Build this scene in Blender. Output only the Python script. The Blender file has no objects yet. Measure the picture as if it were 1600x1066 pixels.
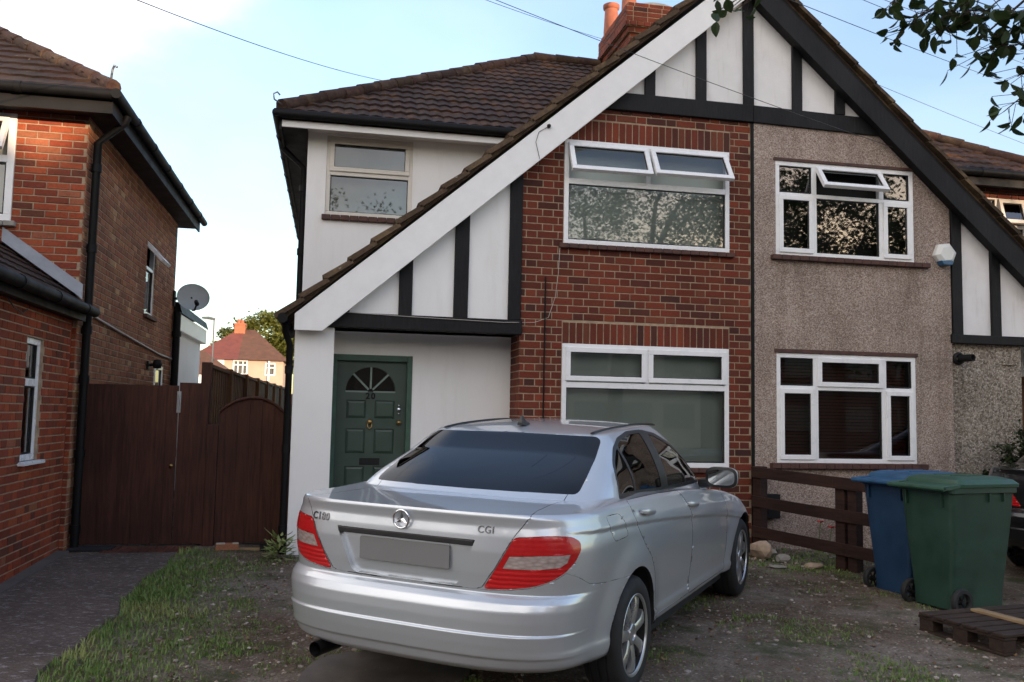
import bpy, bmesh, math, random
import numpy as np
from mathutils import Matrix, Vector
random.seed(7)
rad = math.radians
scene = bpy.context.scene
C = scene.collection

# ------------------------------------------------------------------ camera
YAW, PIT, ROL, FPX = rad(11.4145), rad(4.786), rad(1.121), 1380.0
def camera_axes():
    F = Vector((math.sin(YAW)*math.cos(PIT), math.cos(YAW)*math.cos(PIT), math.sin(PIT)))
    R = Vector((math.cos(YAW), -math.sin(YAW), 0)); U = R.cross(F)
    return R*math.cos(ROL)+U*math.sin(ROL), U*math.cos(ROL)-R*math.sin(ROL), F
R_, U_, F_ = camera_axes()
cam = bpy.data.cameras.new('camera'); cam_o = bpy.data.objects.new('camera', cam); C.objects.link(cam_o)
cam_o.matrix_world = Matrix(((R_.x, U_.x, -F_.x, 0), (R_.y, U_.y, -F_.y, 0), (R_.z, U_.z, -F_.z, 1.5), (0, 0, 0, 1)))
cam.sensor_width = 36; cam.lens = FPX/1600*36; cam.clip_end = 3000; cam.clip_start = .05
cam.dof.use_dof = True; cam.dof.focus_distance = 6.0; cam.dof.aperture_fstop = 7
scene.camera = cam_o

# ------------------------------------------------------------------ light
SUN_EL, SUN_AZ = rad(4.6), rad(149)      # azimuth measured from +y towards +x
world = bpy.data.worlds.new('World'); scene.world = world; world.use_nodes = True
wt = world.node_tree; wt.nodes.clear()
def wn(t, **k):
    n = wt.nodes.new(t)
    for a, b in k.items(): setattr(n, a, b)
    return n
sky = wn('ShaderNodeTexSky', sky_type='NISHITA', sun_disc=False)
sky.sun_elevation = SUN_EL; sky.sun_rotation = SUN_AZ
sky.air_density = 1.0; sky.dust_density = .6; sky.ozone_density = 1.5
SKY_STRENGTH = .15
tc = wn('ShaderNodeTexCoord'); sep = wn('ShaderNodeSeparateXYZ'); wt.links.new(tc.outputs['Generated'], sep.inputs[0])
zc = wn('ShaderNodeMath', operation='MAXIMUM'); wt.links.new(sep.outputs['Z'], zc.inputs[0]); zc.inputs[1].default_value = 0.0
za = wn('ShaderNodeMath', operation='ADD'); wt.links.new(zc.outputs[0], za.inputs[0]); za.inputs[1].default_value = .22
dv = wn('ShaderNodeVectorMath', operation='DIVIDE'); wt.links.new(tc.outputs['Generated'], dv.inputs[0])
cb = wn('ShaderNodeCombineXYZ')
for i in range(3): wt.links.new(za.outputs[0], cb.inputs[i])
wt.links.new(cb.outputs[0], dv.inputs[1])
mp = wn('ShaderNodeMapping'); mp.inputs['Scale'].default_value = (.62, .62, 0); mp.inputs['Location'].default_value = (1.35, .2, 0)
# clear overhead, so that only the lower sky is veiled
zf = wn('ShaderNodeMapRange'); wt.links.new(sep.outputs['Z'], zf.inputs[0]); zf.inputs[1].default_value = .50; zf.inputs[2].default_value = .95; zf.inputs[3].default_value = 0; zf.inputs[4].default_value = -.24
zl = wn('ShaderNodeMapRange'); wt.links.new(sep.outputs['Z'], zl.inputs[0]); zl.inputs[1].default_value = .06; zl.inputs[2].default_value = .26; zl.inputs[3].default_value = -.16; zl.inputs[4].default_value = 0
wt.links.new(dv.outputs[0], mp.inputs[0])
cn = wn('ShaderNodeTexNoise'); cn.inputs['Scale'].default_value = 1.0; cn.inputs['Detail'].default_value = 8; cn.inputs['Roughness'].default_value = .52
wt.links.new(mp.outputs[0], cn.inputs['Vector'])
# more cloud towards -x (the left of the view) and behind, less to the right
bx = wn('ShaderNodeMath', operation='MULTIPLY_ADD'); wt.links.new(sep.outputs['X'], bx.inputs[0]); bx.inputs[1].default_value = -.62
ad = wn('ShaderNodeMath', operation='ADD'); wt.links.new(cn.outputs['Fac'], ad.inputs[0]); za2 = wn('ShaderNodeMath', operation='ADD'); wt.links.new(zf.outputs[0], za2.inputs[0]); wt.links.new(zl.outputs[0], za2.inputs[1]); wt.links.new(za2.outputs[0], ad.inputs[1]); wt.links.new(ad.outputs[0], bx.inputs[2])
cr = wn('ShaderNodeMapRange', interpolation_type='SMOOTHSTEP'); wt.links.new(bx.outputs[0], cr.inputs[0])
cr.inputs[1].default_value = .475; cr.inputs[2].default_value = .63; cr.inputs[3].default_value = .06; cr.inputs[4].default_value = .93
hs = wn('ShaderNodeMixRGB', blend_type='MULTIPLY'); hs.inputs[0].default_value = 1; tz = wn('ShaderNodeValToRGB'); wt.links.new(sep.outputs['Z'], tz.inputs[0]); tz.color_ramp.elements[0].position = .0; tz.color_ramp.elements[0].color = (.64, .73, .83, 1); tz.color_ramp.elements[1].position = .42; tz.color_ramp.elements[1].color = (1.12, 1.05, 1.20, 1); wt.links.new(tz.outputs[0], hs.inputs[2])
wt.links.new(sky.outputs[0], hs.inputs[1])
mx = wn('ShaderNodeMixRGB'); wt.links.new(cr.outputs[0], mx.inputs[0]); wt.links.new(hs.outputs[0], mx.inputs[1])
# lit and shaded parts of the cloud
c2 = wn('ShaderNodeTexNoise'); c2.inputs['Scale'].default_value = 2.3; c2.inputs['Detail'].default_value = 6; wt.links.new(mp.outputs[0], c2.inputs['Vector'])
c3 = wn('ShaderNodeValToRGB'); wt.links.new(c2.outputs['Fac'], c3.inputs[0]); c3.color_ramp.elements[0].position = .40; c3.color_ramp.elements[0].color = (1.9, 1.9, 2.0, 1); c3.color_ramp.elements[1].position = .58; c3.color_ramp.elements[1].color = (4.5, 4.15, 3.85, 1)
wt.links.new(c3.outputs[0], mx.inputs[2])
bg = wn('ShaderNodeBackground'); bg.inputs[1].default_value = SKY_STRENGTH; wt.links.new(mx.outputs[0], bg.inputs[0])
wo = wn('ShaderNodeOutputWorld'); wt.links.new(bg.outputs[0], wo.inputs[0])

sun = bpy.data.lights.new('sun', 'SUN'); sun.energy = 2.0; sun.angle = rad(.5); sun.color = (1, .72, .50)
sun_o = bpy.data.objects.new('sun', sun); C.objects.link(sun_o)
sd = Vector((math.sin(SUN_AZ)*math.cos(SUN_EL), math.cos(SUN_AZ)*math.cos(SUN_EL), math.sin(SUN_EL)))
sun_o.rotation_euler = (-sd).to_track_quat('-Z', 'Y').to_euler(); sun_o.location = sd*60

vs = scene.view_settings; vs.view_transform = 'Standard'; vs.look = 'None'; vs.exposure = 2.0; vs.gamma = 1; vs.use_curve_mapping = False
scene.cycles.max_bounces = 8; scene.cycles.glossy_bounces = 5; scene.cycles.transparent_max_bounces = 12; scene.cycles.use_denoising = True

# ------------------------------------------------------------------ materials
def newmat(name):
    m = bpy.data.materials.new(name); m.use_nodes = True; nt = m.node_tree
    return m, nt, nt.nodes['Principled BSDF']
def nd(nt, t, ins=None, **k):
    n = nt.nodes.new(t)
    for a, b in k.items(): setattr(n, a, b)
    for a, b in (ins or {}).items():
        if isinstance(b, bpy.types.NodeSocket): nt.links.new(b, n.inputs[a])
        else: n.inputs[a].default_value = b
    return n
def ramp(nt, fac, stops, interp='LINEAR'):
    r = nd(nt, 'ShaderNodeValToRGB', {0: fac}); e = r.color_ramp.elements; r.color_ramp.interpolation = interp
    while len(e) < len(stops): e.new(.5)
    for q, (p, c) in zip(e, stops): q.position = p; q.color = (*c, 1)
    return r.outputs[0]
def noise(nt, scale, detail=4, rough=.55, vec=None, dist=0):
    n = nd(nt, 'ShaderNodeTexNoise', {'Scale': scale, 'Detail': detail, 'Roughness': rough, 'Distortion': dist})
    if vec is not None: nt.links.new(vec, n.inputs['Vector'])
    return n.outputs['Fac']
def ocoord(nt, scale=None):
    o = nd(nt, 'ShaderNodeTexCoord').outputs['Object']
    if scale:
        return nd(nt, 'ShaderNodeMapping', {'Vector': o, 'Scale': scale}).outputs[0]
    return o
def bump(nt, b, h, strength=.3, dist=.01):
    bn = nd(nt, 'ShaderNodeBump', {'Height': h, 'Strength': strength, 'Distance': dist}); nt.links.new(bn.outputs[0], b.inputs['Normal'])
def mixc(nt, fac, a, b, mode='MIX'):
    n = nt.nodes.new('ShaderNodeMixRGB'); n.blend_type = mode
    for i, v in enumerate((fac, a, b)):
        if isinstance(v, bpy.types.NodeSocket): nt.links.new(v, n.inputs[i])
        else: n.inputs[i].default_value = v if i == 0 else (*v, 1)
    return n.outputs[0]
def setp(b, **k):
    for a, v in k.items():
        a = a.replace('_', ' ')
        b.inputs[a].default_value = (*v, 1) if isinstance(v, tuple) and len(v) == 3 else v
def plain(name, col, rough=.6, metal=0, var=.12, vscale=6, bmp=0, bscale=40, coat=0, stretch=None, spec=.5):
    """a plain surface with mild, real unevenness of colour and gloss"""
    m, nt, b = newmat(name); v = ocoord(nt, stretch)
    n = noise(nt, vscale, 5, .6, v)
    lo = tuple(c*(1-var) for c in col); hi = tuple(min(1, c*(1+var)) for c in col)
    nt.links.new(ramp(nt, n, [(.3, lo), (.7, hi)]), b.inputs['Base Color'])
    r = nd(nt, 'ShaderNodeMapRange', {0: n, 1: .3, 2: .7, 3: max(.02, rough-.08), 4: min(1, rough+.08)}); nt.links.new(r.outputs[0], b.inputs['Roughness'])
    setp(b, Metallic=metal, Coat_Weight=coat, Specular_IOR_Level=spec)
    if coat: setp(b, Coat_Roughness=.03)
    if bmp: bump(nt, b, noise(nt, bscale, 6, .6, v), bmp, .004)
    return m
M = {}
def brick_mat(name, rough=.85):
    m, nt, b = newmat(name)
    a = nd(nt, 'ShaderNodeVertexColor', layer_name='Col').outputs[0]
    v = ocoord(nt)
    n1 = noise(nt, 55, 6, .7, v); n2 = noise(nt, 1.3, 4, .6, v)
    c = mixc(nt, 1, a, ramp(nt, n1, [(.25, (.62, .60, .58)), (.5, (1, 1, 1)), (.78, (1.25, 1.2, 1.15))]), 'MULTIPLY')
    c = mixc(nt, 1, c, ramp(nt, n2, [(.3, (.74, .74, .76)), (.65, (1.12, 1.09, 1.06))]), 'MULTIPLY')
    nt.links.new(c, b.inputs['Base Color']); setp(b, Roughness=rough, Specular_IOR_Level=.3)
    bump(nt, b, noise(nt, 130, 5, .7, v), .5, .004)
    return m
M['brick'] = brick_mat('brick')
M['mortar'] = plain('mortar', (.36, .265, .18), .95, var=.3, vscale=14, bmp=.5, bscale=160)
M['mortar_pale'] = plain('pale_mortar', (.40, .33, .25), .95, var=.3, vscale=9, bmp=.5, bscale=160)
def render_mat():
    m, nt, b = newmat('white_render'); v = ocoord(nt)
    n = noise(nt, 1.1, 6, .6, v); s = noise(nt, 3.0, 5, .65, ocoord(nt, (2.2, 2.2, .35)))
    c = mixc(nt, 1, ramp(nt, n, [(.3, (.785, .775, .755)), (.7, (.83, .82, .80))]), ramp(nt, s, [(.28, (.95, .94, .925)), (.5, (1, 1, 1))]), 'MULTIPLY')
    nt.links.new(c, b.inputs['Base Color']); setp(b, Roughness=.8, Specular_IOR_Level=.25); bump(nt, b, noise(nt, 60, 6, .6, v), .25, .004); return m
M['render'] = render_mat()
def panel_mat():
    m, nt, b = newmat('old_white_panel'); v = ocoord(nt)
    n = noise(nt, 2.2, 7, .65, v); s = noise(nt, 5, 5, .6, ocoord(nt, (3, 3, .4)))
    c = mixc(nt, 1, ramp(nt, n, [(.28, (.70, .68, .665)), (.62, (.79, .77, .755))]), ramp(nt, s, [(.26, (.88, .86, .84)), (.45, (1, 1, 1))]), 'MULTIPLY')
    nt.links.new(c, b.inputs['Base Color']); setp(b, Roughness=.85, Specular_IOR_Level=.2); bump(nt, b, noise(nt, 90, 6, .6, v), .4, .004); return m
M['panel'] = panel_mat()
def dash_mat(name, cols, scale, bs):
    m, nt, b = newmat(name); v = ocoord(nt)
    vo = nd(nt, 'ShaderNodeTexVoronoi', {'Vector': v, 'Scale': scale, 'Randomness': 1})
    rnd = nd(nt, 'ShaderNodeSeparateColor', {0: vo.outputs['Color']}).outputs[0]
    c = ramp(nt, rnd, [(0, cols[0]), (.35, cols[1]), (.7, cols[2]), (1, cols[3])])
    n = noise(nt, 1.6, 6, .65, v); c = mixc(nt, 1, c, ramp(nt, n, [(.3, (.74, .72, .70)), (.7, (1.1, 1.09, 1.07))]), 'MULTIPLY')
    e = ramp(nt, vo.outputs['Distance'], [(.0, (1, 1, 1)), (.75, (.62, .59, .57))]); c = mixc(nt, 1, c, e, 'MULTIPLY')
    st = noise(nt, 4, 5, .6, ocoord(nt, (1.6, 1.6, .22))); c = mixc(nt, 1, c, ramp(nt, st, [(.33, (.80, .78, .76)), (.52, (1, 1, 1))]), 'MULTIPLY')
    nt.links.new(c, b.inputs['Base Color']); setp(b, Roughness=.9, Specular_IOR_Level=.25)
    inv = nd(nt, 'ShaderNodeMath', {0: 1.0, 1: vo.outputs['Distance']}, operation='SUBTRACT').outputs[0]
    bump(nt, b, inv, bs, .012); return m
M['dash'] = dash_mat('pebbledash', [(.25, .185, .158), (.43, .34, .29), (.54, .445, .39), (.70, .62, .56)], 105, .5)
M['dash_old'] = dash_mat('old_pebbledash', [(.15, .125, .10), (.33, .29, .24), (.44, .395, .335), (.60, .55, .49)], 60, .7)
def black_timber():
    m, nt, b = newmat('black_timber'); v = ocoord(nt, (9, 9, 1.1))
    n = noise(nt, 5, 7, .7, v); n2 = noise(nt, 2.3, 4, .6, ocoord(nt))
    c = ramp(nt, n, [(.32, (.0045, .0045, .005)), (.6, (.010, .010, .011)), (.80, (.035, .030, .026))])
    nt.links.new(c, b.inputs['Base Color']); r = nd(nt, 'ShaderNodeMapRange', {0: n2, 3: .45, 4: .8}); nt.links.new(r.outputs[0], b.inputs['Roughness']); setp(b, Specular_IOR_Level=.25)
    bump(nt, b, n, .5, .004); return m
M['timber'] = black_timber()
M['black'] = plain('black_gutter', (.006, .006, .0065), .6, var=.3, bmp=.1, spec=.2)
M['fascia'] = plain('white_fascia', (.80, .79, .775), .45, var=.04, bmp=.05)
M['upvc'] = plain('white_upvc', (.80, .80, .80), .3, var=.03)
M['cream'] = plain('cream_frame', (.62, .58, .51), .45, var=.08)
M['badge'] = plain('badge_chrome', (.20, .20, .21), .25, metal=.9)
M['seal'] = plain('dark_seal_gap_shade', (.015, .015, .016), .6)
def glass(name, tint, behind=.55, rough=.0, ior=1.5, boost=0):
    m, nt, b = newmat(name); nt.nodes.remove(b); out = nt.nodes['Material Output']
    tr = nd(nt, 'ShaderNodeBsdfTransparent', {0: (*tint, 1)}); gl = nd(nt, 'ShaderNodeBsdfGlossy', {0: (1, 1, 1, 1), 1: rough})
    w = noise(nt, 1.2, 2, .5, ocoord(nt)); bn = nd(nt, 'ShaderNodeBump', {'Height': w, 'Strength': .025, 'Distance': .02}); nt.links.new(bn.outputs[0], gl.inputs['Normal'])
    fr = nd(nt, 'ShaderNodeFresnel', {0: ior}); a = nd(nt, 'ShaderNodeMath', {0: fr.outputs[0], 1: boost}, operation='ADD', use_clamp=True)
    mx = nd(nt, 'ShaderNodeMixShader', {0: a.outputs[0], 1: tr.outputs[0], 2: gl.outputs[0]}); nt.links.new(mx.outputs[0], out.inputs[0]); return m
M['glass'] = glass('window_glass', (.72, .76, .74), rough=.016, ior=1.55, boost=.06)
M['blind_grey'] = plain('grey_net_curtain', (.52, .56, .535), .9, var=.10, vscale=.8)
M['blind_pale'] = plain('pale_blind', (.30, .30, .27), .9, var=.06)
M['wood_blind'] = plain('wooden_slats', (.075, .020, .012), .45, var=.25, vscale=4, stretch=(.6, 3, 10))
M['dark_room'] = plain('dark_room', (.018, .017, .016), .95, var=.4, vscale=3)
M['sill'] = plain('brown_sill_tile', (.075, .033, .024), .75, var=.4, vscale=12, bmp=.3)
M['lead'] = plain('lead_flashing', (.27, .29, .33), .5, var=.15, bmp=.25, bscale=18)
def tile_mat(name, base, moss):
    m, nt, b = newmat(name); v = ocoord(nt); a = nd(nt, 'ShaderNodeVertexColor', layer_name='Col').outputs[0]
    n = noise(nt, 3.2, 8, .7, v); n2 = noise(nt, 26, 5, .7, v)
    c = mixc(nt, 1, ramp(nt, n2, [(.3, tuple(x*.62 for x in base)), (.7, tuple(x*1.35 for x in base))]), a, 'MULTIPLY')
    f = ramp(nt, n, [(.50, (0, 0, 0)), (.72, (1, 1, 1))]); c = mixc(nt, f, c, mixc(nt, n2, moss, tuple(x*2.2 for x in moss)))
    f2 = ramp(nt, noise(nt, 16, 4, .6, v), [(.70, (0, 0, 0)), (.74, (.8, .8, .8))]); c = mixc(nt, f2, c, (.30, .28, .22))
    nt.links.new(c, b.inputs['Base Color']); setp(b, Roughness=.82, Specular_IOR_Level=.3); bump(nt, b, n2, .5, .006); return m
M['tile'] = tile_mat('concrete_tile', (.036, .021, .017), (.075, .034, .014))
M['ridge'] = tile_mat('ridge_tile', (.050, .026, .018), (.072, .046, .026))
M['tile_red'] = tile_mat('clay_tile', (.030, .0155, .0125), (.032, .021, .013))
M['verge'] = tile_mat('verge_tile', (.085, .055, .034), (.13, .09, .045))
M['door_green'] = plain('green_door_paint', (.034, .058, .043), .42, var=.14, vscale=3, bmp=.06)
M['frame_green'] = plain('weathered_green_frame', (.035, .085, .056), .5, var=.3, vscale=9, bmp=.1)
M['fan_bar'] = plain('pale_fanlight_bar', (.16, .21, .18), .5, var=.2)
M['brass'] = plain('brass', (.32, .21, .085), .4, metal=1)
M['chrome'] = plain('chrome', (.72, .73, .75), .12, metal=1, var=.03)
def wood(name, c0, c1, stretch, rough=.75):
    m, nt, b = newmat(name); v = ocoord(nt, stretch); n = noise(nt, 3, 8, .65, v, .4); n2 = noise(nt, 1.1, 5, .6, ocoord(nt))
    c = mixc(nt, 1, ramp(nt, n, [(.28, c0), (.72, c1)]), ramp(nt, n2, [(.3, (.62, .6, .6)), (.7, (1.25, 1.2, 1.15))]), 'MULTIPLY')
    nt.links.new(c, b.inputs['Base Color']); setp(b, Roughness=rough, Specular_IOR_Level=.3); bump(nt, b, n, .45, .004); return m
M['gate'] = wood('stained_gate_wood', (.025, .0090, .0055), (.080, .030, .018), (14, 14, .9))
M['fence'] = wood('fence_wood', (.060, .028, .013), (.17, .080, .032), (10, 10, .8))
M['fence_old'] = wood('weathered_fence_wood', (.055, .040, .028), (.13, .095, .062), (10, 10, .8))
M['rail'] = wood('stained_rail_wood', (.014, .007, .005), (.050, .022, .015), (3, 1, 12))
M['pallet'] = wood('old_pallet_wood', (.020, .013, .010), (.062, .040, .030), (2, 9, 9))
M['pale_wood'] = wood('fresh_timber', (.22, .15, .08), (.36, .26, .15), (1.5, 14, 9))
M['iron'] = plain('galvanised_iron', (.32, .33, .33), .5, metal=.7, var=.2)
M['black_paint'] = plain('flat_black', (.002, .002, .002), .9)
M['plastic_black'] = plain('black_plastic', (.009, .009, .0095), .6, var=.2, spec=.25)
M['rubber'] = plain('rubber', (.016, .016, .017), .8, var=.25, bmp=.1)
M['white_plastic'] = plain('white_plastic', (.68, .68, .64), .45, var=.05)
M['blue_plastic'] = plain('blue_lens', (.02, .10, .20), .4)
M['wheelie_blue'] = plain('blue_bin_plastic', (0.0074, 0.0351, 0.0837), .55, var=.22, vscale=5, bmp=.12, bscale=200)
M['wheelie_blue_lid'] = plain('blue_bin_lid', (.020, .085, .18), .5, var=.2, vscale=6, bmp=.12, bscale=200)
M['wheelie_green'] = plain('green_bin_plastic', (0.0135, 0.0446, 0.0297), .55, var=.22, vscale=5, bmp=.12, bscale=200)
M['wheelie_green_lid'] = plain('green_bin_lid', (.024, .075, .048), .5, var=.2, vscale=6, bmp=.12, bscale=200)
M['terracotta'] = plain('terracotta', (.33, .11, .065), .8, var=.2)
M['cement'] = plain('cement', (.27, .25, .22), .9, var=.25, vscale=10, bmp=.4)
M['stone'] = plain('broken_stone', (.34, .25, .18), .9, var=.3, vscale=14, bmp=.6)
M['bark'] = plain('bark', (.055, .040, .030), .95, var=.4, vscale=18, bmp=.7, stretch=(3, 3, .6))
M['cable'] = plain('cable_sheath', (.05, .05, .055), .6)
M['cable_white'] = plain('pale_cable', (.45, .41, .36), .6)
M['grey_dish'] = plain('grey_dish', (.46, .50, .50), .5, var=.06)
def leaf(name, c0, c1, trans=.3):
    m, nt, b = newmat(name); a = nd(nt, 'ShaderNodeVertexColor', layer_name='Col').outputs[0]
    s = nd(nt, 'ShaderNodeSeparateColor', {0: a}).outputs[0]
    c = ramp(nt, s, [(0, c0), (1, c1)]); nt.links.new(c, b.inputs['Base Color']); setp(b, Roughness=.55, Specular_IOR_Level=.4)
    out = nt.nodes['Material Output']; t = nd(nt, 'ShaderNodeBsdfTranslucent', {0: c}); mx = nd(nt, 'ShaderNodeMixShader', {0: trans, 1: b.outputs[0], 2: t.outputs[0]})
    nt.links.new(mx.outputs[0], out.inputs[0]); return m
M['leaf'] = leaf('tree_leaf', (.018, .034, .010), (.050, .085, .022))
M['leaf_far'] = leaf('far_tree_leaf', (.07, .09, .018), (.20, .21, .045))
M['leaf_bush'] = leaf('shrub_leaf', (.020, .034, .012), (.060, .075, .028), .15)
M['grass'] = leaf('grass_blade', (.085, .175, .030), (.34, .37, .13), .25)
M['petal'] = plain('red_petal', (.42, .02, .015), .6)

# ------------------------------------------------------------------ mesh helpers
class MB:
    def __init__(s): s.v, s.f, s.c, s.mi = [], [], [], []
    def add(s, vs, fs, col=None, mi=0):
        n = len(s.v); s.v += [tuple(p) for p in vs]; s.f += [tuple(i+n for i in f) for f in fs]
        s.c += [col]*len(fs); s.mi += [mi]*len(fs)
    def box(s, x0, x1, y0, y1, z0, z1, T=None, col=None, mi=0):
        vs = [(x, y, z) for z in (z0, z1) for y in (y0, y1) for x in (x0, x1)]
        if T is not None: vs = [T @ Vector(p) for p in vs]
        s.add(vs, [(0, 2, 3, 1), (4, 5, 7, 6), (0, 1, 5, 4), (2, 6, 7, 3), (0, 4, 6, 2), (1, 3, 7, 5)], col, mi)
    def prism(s, poly, f, d0, d1, col=None, mi=0):
        """poly: 2-D outline, f(a, b, d) -> point; runs from depth d0 to d1"""
        n = len(poly); vs = [f(a, b, d0) for a, b in poly]+[f(a, b, d1) for a, b in poly]
        s.add(vs, [tuple(range(n)), tuple(range(2*n-1, n-1, -1))]+[(i, i+n, (i+1) % n+n, (i+1) % n) for i in range(n)], col, mi)
    def tube(s, pts, r, n=8, col=None, mi=0, cap=True):
        pts = [Vector(p) for p in pts]; rs = r if isinstance(r, (list, tuple)) else [r]*len(pts); vs = []; up = None
        for i, p in enumerate(pts):
            t = (pts[min(i+1, len(pts)-1)]-pts[max(i-1, 0)]).normalized()
            if up is None: up = t.orthogonal().normalized()
            up = (up-t*up.dot(t)).normalized(); w = t.cross(up)
            vs += [p+(up*math.cos(2*math.pi*k/n)+w*math.sin(2*math.pi*k/n))*rs[i] for k in range(n)]
        fs = [(i*n+k, i*n+(k+1) % n, (i+1)*n+(k+1) % n, (i+1)*n+k) for i in range(len(pts)-1) for k in range(n)]
        if cap: fs += [tuple(range(n-1, -1, -1)), tuple(range((len(pts)-1)*n, len(pts)*n))]
        s.add(vs, fs, col, mi)
    def lathe(s, prof, n=32, T=None, col=None, mi=0, closed=False):
        """prof: (r, h) pairs turned round the z axis"""
        vs = [Vector((r*math.cos(2*math.pi*k/n), r*math.sin(2*math.pi*k/n), h)) for r, h in prof for k in range(n)]
        if T is not None: vs = [T @ p for p in vs]
        m = len(prof); rng = range(m if closed else m-1)
        s.add(vs, [(i*n+k, i*n+(k+1) % n, ((i+1) % m)*n+(k+1) % n, ((i+1) % m)*n+k) for i in rng for k in range(n)], col, mi)
    def build(s, name, mats, parent=None, smooth=False, bevel=0, sharp=None):
        me = bpy.data.meshes.new(name); me.from_pydata(s.v, [], s.f)
        mats = mats if isinstance(mats, (list, tuple)) else [mats]
        for m in mats: me.materials.append(m)
        if any(s.mi): me.polygons.foreach_set('material_index', s.mi)
        if any(c is not None for c in s.c):
            at = me.color_attributes.new('Col', 'FLOAT_COLOR', 'CORNER'); arr = []
            for f, c in zip(s.f, s.c):
                arr += ([*(c or (1, 1, 1)), 1])*len(f)
            at.data.foreach_set('color', arr)
        o = bpy.data.objects.new(name, me); C.objects.link(o)
        if smooth:
            me.polygons.foreach_set('use_smooth', [True]*len(s.f))
            if sharp: me.set_sharp_from_angle(angle=rad(sharp))
        if bevel:
            b = o.modifiers.new('bevel', 'BEVEL'); b.width = bevel; b.segments = 2; b.limit_method = 'ANGLE'; b.angle_limit = rad(40)
        attach(o, parent); me.update(); return o
def attach(o, parent):
    if parent is not None:
        o.parent = parent
        if parent.parent is None and parent.type == 'EMPTY': o.matrix_parent_inverse = parent.matrix_basis.inverted()
def thing(name, label, cat, loc=(0, 0, 0), group=None, rotz=0):
    o = bpy.data.objects.new(name, None); C.objects.link(o); o.location = loc; o.rotation_euler = (0, 0, rotz); o.empty_display_size = .1
    return tag(o, label, cat, group)
def tag(o, label=None, cat=None, group=None, kind=None):
    if label: o['label'] = label
    if cat: o['category'] = cat
    if group: o['group'] = group
    if kind: o['kind'] = kind
    return o
def dup(root, loc=None, rotz=None, label=None):
    r = root.copy(); C.objects.link(r)
    for ch in root.children:
        c = ch.copy(); C.objects.link(c); c.parent = r
        for g in ch.children:
            d = g.copy(); C.objects.link(d); d.parent = c
    if loc is not None: r.location = loc
    if rotz is not None: r.rotation_euler = (0, 0, rotz)
    if label: r['label'] = label
    return r
def gz(y): return .024*(max(-2.0, min(y, 12.0))-4.9)       # the drive rises gently to the houses
# ------------------------------------------------------------------ wall and window builders
FX = lambda y0: (lambda a, b, d: (a, y0-d, b))            # wall facing the street (-y): d is outward
FE = lambda x0: (lambda a, b, d: (x0+d, a, b))            # wall facing +x
FW = lambda x0: (lambda a, b, d: (x0-d, a, b))            # wall facing -x
def holed(mb, f, a0, a1, b0, b1, holes, d=0, reveal=.1, mi=0, flip=False, col=None):
    A = sorted({a0, a1, *[h[0] for h in holes], *[h[1] for h in holes]}); B = sorted({b0, b1, *[h[2] for h in holes], *[h[3] for h in holes]})
    A = [a for a in A if a0 <= a <= a1]; B = [b for b in B if b0 <= b <= b1]
    for i in range(len(A)-1):
        for j in range(len(B)-1):
            ca, cb_ = (A[i]+A[i+1])/2, (B[j]+B[j+1])/2
            if any(h[0] < ca < h[1] and h[2] < cb_ < h[3] for h in holes): continue
            mb.add([f(A[i], B[j], d), f(A[i+1], B[j], d), f(A[i+1], B[j+1], d), f(A[i], B[j+1], d)], [(0, 1, 2, 3) if not flip else (3, 2, 1, 0)], col, mi)
    for h in holes:
        x0, x1, z0, z1 = h[:4]; q = [(x0, z0), (x1, z0), (x1, z1), (x0, z1)]
        for k in range(4):
            p, r = q[k], q[(k+1) % 4]
            mb.add([f(*p, d), f(*r, d), f(*r, d-reveal), f(*p, d-reveal)], [(0, 1, 2, 3)], col, mi)
RED = [(0.1534, 0.0325, 0.0162), (0.1308, 0.0299, 0.0162), (0.1726, 0.0386, 0.0187), (0.1116, 0.0259, 0.015), (0.0892, 0.0246, 0.0162), (0.068, 0.0226, 0.0169), (0.1406, 0.0405, 0.0212)]
RED_W = [6, 6, 4, 4, 3, 2, 3]
BRIGHT = [(0.283, 0.0608, 0.0255), (0.2468, 0.0545, 0.0241), (0.3191, 0.0759, 0.0314), (0.2108, 0.0466, 0.0241), (0.283, 0.0953, 0.0481), (0.1351, 0.042, 0.0255), (0.1819, 0.0451, 0.0241)]
BROWN = [(0.2661, 0.1112, 0.0515), (0.2354, 0.0937, 0.046), (0.3152, 0.1352, 0.0641), (0.1986, 0.0828, 0.0442), (0.3275, 0.1517, 0.0779), (0.2723, 0.0916, 0.046), (0.4259, 0.2555, 0.137)]
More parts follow.
